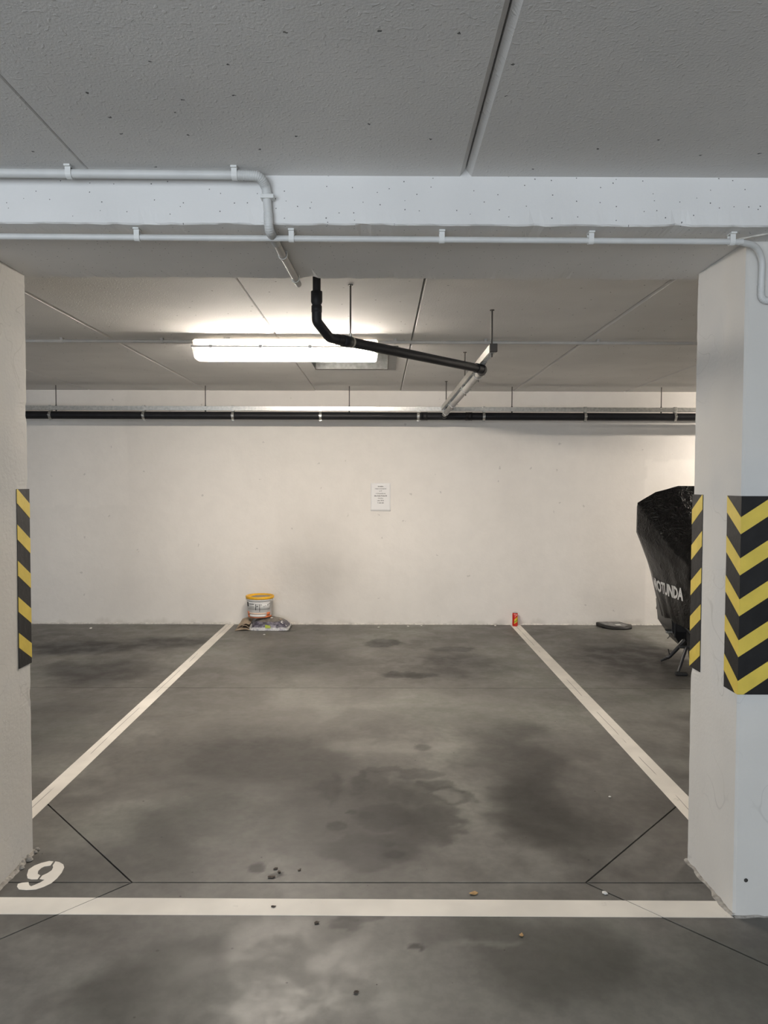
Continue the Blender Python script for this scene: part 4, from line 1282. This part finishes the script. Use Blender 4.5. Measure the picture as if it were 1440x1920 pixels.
inn = [(2.300, 8.040), (2.345, 7.945), (2.42, 7.895), (2.53, 7.890), (2.585, 7.945), (2.545, 8.005), (2.515, 8.048), (2.41, 8.052)]
def hz(x, y): return 0.018 + 0.026*max(0, y - 7.83)/0.24
MB().add([(x, y, hz(x, y) + .0005) for x, y in inn] + [(2.45 + (x-2.45)*.86, 7.97 + (y-7.97)*.82, hz(x, y) + .004) for x, y in inn],
         [tuple(range(8, 16))] + [(i, (i+1) % 8, 8 + (i+1) % 8, 8 + i) for i in range(8)]).build('top_panel', M['mat_grey'], root)
MB().add([(x, y, hz(x, y) + .0055) for x, y in ((2.455, 7.918), (2.505, 7.915), (2.495, 7.950), (2.440, 7.953))], [(0, 1, 2, 3)]).build('white_tag', M['label_white'], root)
# ------------------------------------------------------------------ covered motorcycle in the next bay
def motorcycle():
    root = empty('covered_motorcycle', 'motorcycle under a black cover behind the right pillar', 'motorcycle')
    cx = 2.625
    S = [  # y, heights and half widths from hem to crown
        (5.70, (.44,.50,.57,.64,.70,.76,.80,.83,.84), (.05,.06,.07,.08,.08,.08,.06,.04,0)),
        (5.78, (.40,.50,.60,.70,.78,.86,.92,.95,.96), (.11,.12,.13,.15,.16,.16,.13,.08,0)),
        (6.10, (.37,.50,.65,.80,.92,1.02,1.10,1.14,1.15), (.17,.20,.22,.255,.28,.27,.20,.10,0)),
        (6.50, (.36,.55,.75,.98,1.09,1.34,1.43,1.485,1.485), (.195,.25,.305,.395,.432,.434,.285,.105,0)),
        (6.62, (.36,.55,.75,.97,1.08,1.30,1.40,1.47,1.475), (.20,.25,.30,.38,.42,.42,.28,.11,0)),
        (7.05, (.36,.50,.65,.85,1.00,1.13,1.20,1.24,1.25), (.12,.15,.19,.24,.26,.24,.17,.08,0)),
        (7.55, (.38,.46,.54,.62,.69,.75,.79,.81,.82), (.07,.08,.09,.10,.11,.11,.09,.06,0)),
        (7.66, (.42,.47,.52,.57,.61,.65,.68,.70,.70), (.04,.05,.06,.06,.06,.06,.05,.03,0))]
    nl = len(S[0][1])
    rows = []
    for a, b in zip(S[:-1], S[1:]):
        n = max(2, int((b[0]-a[0])/0.025))
        for i in range(n):
            t_ = i/n
            rows.append((a[0]+(b[0]-a[0])*t_, [p+(q_-p)*t_ for p, q_ in zip(a[1], b[1])], [p+(q_-p)*t_ for p, q_ in zip(a[2], b[2])]))
    rows.append(S[-1])
    K = 6
    def outline(zs, ws):
        pts = []
        for i in range(nl-1):
            for k in range(K):
                t_ = k/K
                pts.append((ws[i]+(ws[i+1]-ws[i])*t_, zs[i]+(zs[i+1]-zs[i])*t_))
        pts.append((ws[-1], zs[-1]))
        left = [(-w, z) for w, z in pts]
        right = [(w, z) for w, z in pts[:-1]][::-1]
        return left + right
    vs, fs = [], []
    for y, zs, ws in rows:
        o_ = outline(zs, ws)
        hem = min(zs)
        for w, z in o_:
            k = 0.006 * noise.noise(Vector((w*4, y*4, z*2.2))) + 0.003 * noise.noise(Vector((w*11, y*9, z*5 + 9)))
            fold = 0.004 * math.sin(y*26 + z*3 + 2*math.sin(z*4)) * max(0, min(1, (1.0 - z)/0.5))
            sgn = -1 if w < 0 else (1 if w > 0 else 0)
            ww = w + sgn*(k + fold)
            zz = z + (0.02*noise.noise(Vector((y*7, w*3, 3.3))) if z - hem < 0.01 else k*0.5)
            vs.append((cx + ww, y, zz))
    n = len(outline(S[0][1], S[0][2]))
    for i in range(len(rows)-1):
        for j in range(n-1):
            fs.append((i*n+j, i*n+j+1, (i+1)*n+j+1, (i+1)*n+j))
    fs.append(tuple(range(n))[::-1]); fs.append(tuple(range((len(rows)-1)*n, len(rows)*n)))
    cover = MB().add(vs, fs, True).build('cover', M['cloth'], root)
    bvh = BVHTree.FromPolygons([Vector(v) for v in vs], fs)
    # lettering printed on the left flank
    tv, tf = text_mesh('MOTUNDA', 0.142, 0.006, 'LEFT')
    bmt = bmesh.new()
    bv = [bmt.verts.new(v) for v in tv]
    for q_ in tf:
        try: bmt.faces.new([bv[i] for i in q_])
        except ValueError: pass
    bmesh.ops.triangulate(bmt, faces=bmt.faces)
    bmesh.ops.subdivide_edges(bmt, edges=[e for e in bmt.edges if e.calc_length() > 0.03], cuts=2, use_grid_fill=True)
    u = Vector((0.383, -0.924, 0)); nrm = Vector((0.924, 0.383, 0))
    width = max(v.co.x for v in bmt.verts)
    start = Vector((2.335, 6.56, 0.590)) - nrm * 0.6
    tl_v = []
    bmt.verts.index_update()
    L = 0.62
    for v in bmt.verts:
        s = v.co.x / width * L
        z = v.co.y * 0.95 + 0.030*max(0, 1 - s/0.2)**2 - 0.00*s
        shear = v.co.y * 0.30
        p_ = start + u * (s + shear) + Vector((0, 0, z))
        hit = bvh.ray_cast(p_, nrm)
        q_ = hit[0] if hit[0] is not None else p_ + nrm*0.6
        tl_v.append(q_ - nrm * 0.003)
    MB().add(tl_v, [tuple(v.index for v in f.verts) for f in bmt.faces], True).build('lettering', M['print_white'], cover)
    bmt.free()
    # emblem stroke above the lettering, at the front fold
    for pts in ([(0.015, 0.155), (0.06, 0.118), (0.015, 0.122)], [(0.012, 0.245), (0.040, 0.205), (0.012, 0.215)], [(0.02, 0.112), (0.11, 0.112), (0.12, 0.085), (0.03, 0.082)]):
        w3 = []
        for s, z in pts:
            p_ = start + u*s + Vector((0, 0, z))
            hit = bvh.ray_cast(p_, nrm)
            w3.append((hit[0] if hit[0] is not None else p_ + nrm*.6) - nrm*.004)
        MB().add(w3, [tuple(range(len(w3)))]).build('emblem_stroke', M['print_white'], cover)
    # wheels
    for y in (6.05, 7.33):
        w = empty('wheel', None, None); w.parent = root
        prof = [(0.225, -.05), (0.25, -.062), (0.285, -.055), (0.300, -.03), (0.304, 0), (0.300, .03), (0.285, .055), (0.25, .062), (0.225, .05), (0.225, -.05)]
        vs2, fs2 = [], []
        n2 = 40
        for r_, x_ in prof:
            for k in range(n2):
                a = 2*math.pi*k/n2
                vs2.append((cx + x_, y + r_*math.cos(a), 0.304 + r_*math.sin(a)))
        for i in range(len(prof)-1):
            for k in range(n2): fs2.append((i*n2+k, i*n2+(k+1) % n2, (i+1)*n2+(k+1) % n2, (i+1)*n2+k))
        MB().add(vs2, fs2, True).build('tyre', M['rubber'], w)
        mb = MB().tube([(cx-.06, y, .304), (cx+.06, y, .304)], 0.045, 16)
        for k in range(5):
            a = 2*math.pi*k/5 + .3
            mb.tube([(cx, y + .03*math.cos(a), .304 + .03*math.sin(a)), (cx, y + .228*math.cos(a), .304 + .228*math.sin(a))], [.022, .014], 8)
        mb.build('rim', M['bike_black'], w)
    # engine block, tapering to the sump
    e = [(2.44, 6.32, .46), (2.80, 6.32, .46), (2.80, 6.95, .46), (2.44, 6.95, .46), (2.46, 6.34, .27), (2.79, 6.34, .27), (2.79, 6.95, .27), (2.46, 6.95, .27),
         (2.545, 6.42, .13), (2.71, 6.42, .13), (2.71, 6.85, .13), (2.545, 6.85, .13)]
    MB().add(e, [(0,1,2,3), (0,4,5,1), (1,5,6,2), (2,6,7,3), (3,7,4,0), (4,8,9,5), (5,9,10,6), (6,10,11,7), (7,11,8,4), (8,11,10,9)]).build('engine_block', M['bike_black'], root)
    MB().lathe([(0, .018), (.05, .016), (.07, .008), (.074, 0)], (0, 0, 0), 20).build('engine_cover', M['chrome'], root)
    ec = root.children[-1]; ec.location = (2.452, 6.50, .36); ec.rotation_euler = (0, math.radians(-90), 0)
    MB().tube([(2.565, 6.05, .304), (2.55, 6.40, .34)], 0.024, 10).tube([(2.685, 6.05, .304), (2.70, 6.40, .34)], 0.024, 10).build('swing_arm', M['bike_black'], root)
    # left foot peg, hanger plate and gear lever
    MB().bbox((2.475, 6.33, .22), (2.487, 6.46, .42), .003).build('peg_hanger', M['bike_black'], root)
    pg = MB().bbox((2.417, 6.375, .246), (2.515, 6.405, .270), .006).build('foot_peg', M['chrome'], root)
    MB().bbox((2.413, 6.370, .266), (2.485, 6.410, .280), .005).build('peg_rubber', M['rubber'], pg)
    MB().tube(fillet([(2.445, 6.38, .250), (2.437, 6.35, .222), (2.419, 6.33, .212)], .01), .004, 8).build('peg_feeler', M['chrome'], root)
    MB().tube(fillet([(2.497, 6.45, .36), (2.465, 6.42, .33), (2.475, 6.40, .275)], .02), .008, 8).build('gear_lever', M['chrome'], root)
    # side stand resting on the floor
    MB().tube(fillet([(2.565, 6.33, .205), (2.445, 6.37, .050), (2.380, 6.385, .010)], .02), [.016]*9 + [.013, .010], 10).build('side_stand', M['bike_black'], root)
    MB().tube([(2.450, 6.365, .055), (2.433, 6.36, .118)], .005, 8).build('stand_tang', M['bike_black'], root)
    MB().tube([(2.545, 6.345, .205), (2.470, 6.37, .085)], .007, 8).build('stand_spring', M['chrome'], root)
    # rear stand pads
    for s in (-1, 1):
        x0 = cx + s*0.215
        MB().tube([(x0 - s*.085, 5.99, .215), (x0 - s*.012, 5.93, .028)], [.014, .013], 10).build('stand_leg', M['bike_black'], root)
        MB().bbox((min(x0 + s*.012, x0 - s*.08), 5.905, .001), (max(x0 + s*.012, x0 - s*.08), 5.945, .028), .008).build('stand_foot', M['rubber'], root)
    MB().tube([(2.44, 5.99, .215), (2.81, 5.99, .215)], .013, 10).build('stand_bar', M['bike_black'], root)
    # exhaust on the right and rear mudguard
    MB().tube([(2.79, 6.55, .25), (2.83, 6.2, .30), (2.84, 5.85, .36)], [.03, .05, .048], 14).build('exhaust', M['chrome'], root)
    MB().tube([(2.625, 5.80, .52), (2.625, 5.755, .42)], [.05, .04], 10).build('mudguard', M['bike_black'], root)
    MB().tube([(2.54, 7.33, .304), (2.56, 7.10, .72)], .024, 10).tube([(2.71, 7.33, .304), (2.69, 7.10, .72)], .024, 10).build('fork', M['bike_black'], root)
    # the whole machine is parked slightly askew, front wheel turned away to the right
    a = math.radians(-9)
    p_ = Vector((2.6, 6.3, 0))
    root.rotation_euler = (0, 0, a)
    root.location = p_ - Matrix.Rotation(a, 3, 'Z') @ p_ + Vector((-0.03, 0, 0))
    return root
motorcycle()

# ------------------------------------------------------------------ litter on the floor
def leaf(label, x, y, s, mat, rot, seed):
    vs, fs = [], []
    n = 14
    for ring in (0.0, 0.55, 1.0):
        for k in range(n):
            a = 2*math.pi*k/n
            r = ring * s * (0.75 + 0.38*noise.noise(Vector((math.cos(a)*1.7 + seed, math.sin(a)*1.7, seed))))
            vs.append((r*math.cos(a)*1.25, r*math.sin(a)*0.8, 0.0022 + 0.10*s*ring*(1 + math.sin(2*a + seed))))
    for q_ in range(2):
        for k in range(n): fs.append((q_*n+k, q_*n+(k+1) % n, (q_+1)*n+(k+1) % n, (q_+1)*n+k))
    o = MB().add(vs, fs, True).build('dry_leaf', mat)
    o.location = (x, y, 0); o.rotation_euler = (0, 0, rot)
    sm = o.modifiers.new('thickness', 'SOLIDIFY'); sm.thickness = 0.0008
    return tag(o, label, 'leaf', 'leaf litter on the floor')
leaf('ochre dry leaf scrap just behind the front line', 0.343, 2.752, 0.017, M['leaf'], 0.3, 1.0)
leaf('pale leaf scrap in front of the line on the right', 0.470, 2.492, 0.011, M['leaf'], 1.3, 2.0)
leaf('small dark leaf scrap lying on the white front line', -0.375, 2.664, 0.010, M['leaf_dark'], 0.2, 3.0)
leaf('dark torn leaf scrap just below the front line', -0.214, 2.565, 0.011, M['leaf_dark'], 0.9, 4.0)
leaf('small dark leaf scrap nearest the viewer', -0.068, 2.206, 0.009, M['leaf_dark'], 0.4, 5.0)
leaf('dark leaf scrap, rearmost of the trio behind the line', -0.404, 2.931, 0.010, M['leaf_dark'], 0.4, 6.0)
leaf('dark leaf scrap, middle one of the trio behind the line', -0.387, 2.908, 0.009, M['leaf_dark'], 2.0, 7.0)
leaf('dark leaf scrap, largest of the trio behind the line', -0.412, 2.868, 0.016, M['leaf_dark'], 0.1, 8.0)
leaf('dark speck of leaf right of the dark trio', -0.310, 2.923, 0.009, M['leaf_dark'], 1.1, 9.0)
def chip(label, x, y, s, seed):
    bm = bmesh.new()
    bmesh.ops.create_icosphere(bm, subdivisions=1, radius=s)
    for v in bm.verts:
        v.co *= 1 + 0.45*noise.noise(v.co*(1.2/s) + Vector((seed, 0, 0)))
        v.co.z *= 0.45
    zmin = min(v.co.z for v in bm.verts)
    for v in bm.verts: v.co.z -= zmin
    me = bpy.data.meshes.new('plaster_chip'); bm.to_mesh(me); bm.free(); me.materials.append(M['chip'])
    o = bpy.data.objects.new('plaster_chip', me); COL.objects.link(o)
    o.location = (x, y, 0.0002)
    return tag(o, label, 'plaster chip', 'plaster chips on the floor')
chip('white plaster chip near the wall left of the left line', -2.969, 7.833, 0.016, 1)
chip('white plaster chip on the floor below the paper notice', -0.018, 7.925, 0.013, 2)
chip('white plaster chip at the wall, left one of the pair', 0.289, 7.988, 0.012, 3)
chip('white plaster chip at the wall, right one of the pair', 0.430, 8.020, 0.012, 4)
chip('white plaster chip on the floor in front of the bag', -1.145, 7.52, 0.014, 5)
chip('white plaster chip at the wall beside the drink can', 1.21, 8.03, 0.013, 6)
chip('flat pale plaster chip behind the front line on the right', 0.826, 2.754, 0.011, 7)
chip('small white plaster chip near the right line', 1.10, 3.62, 0.007, 8)
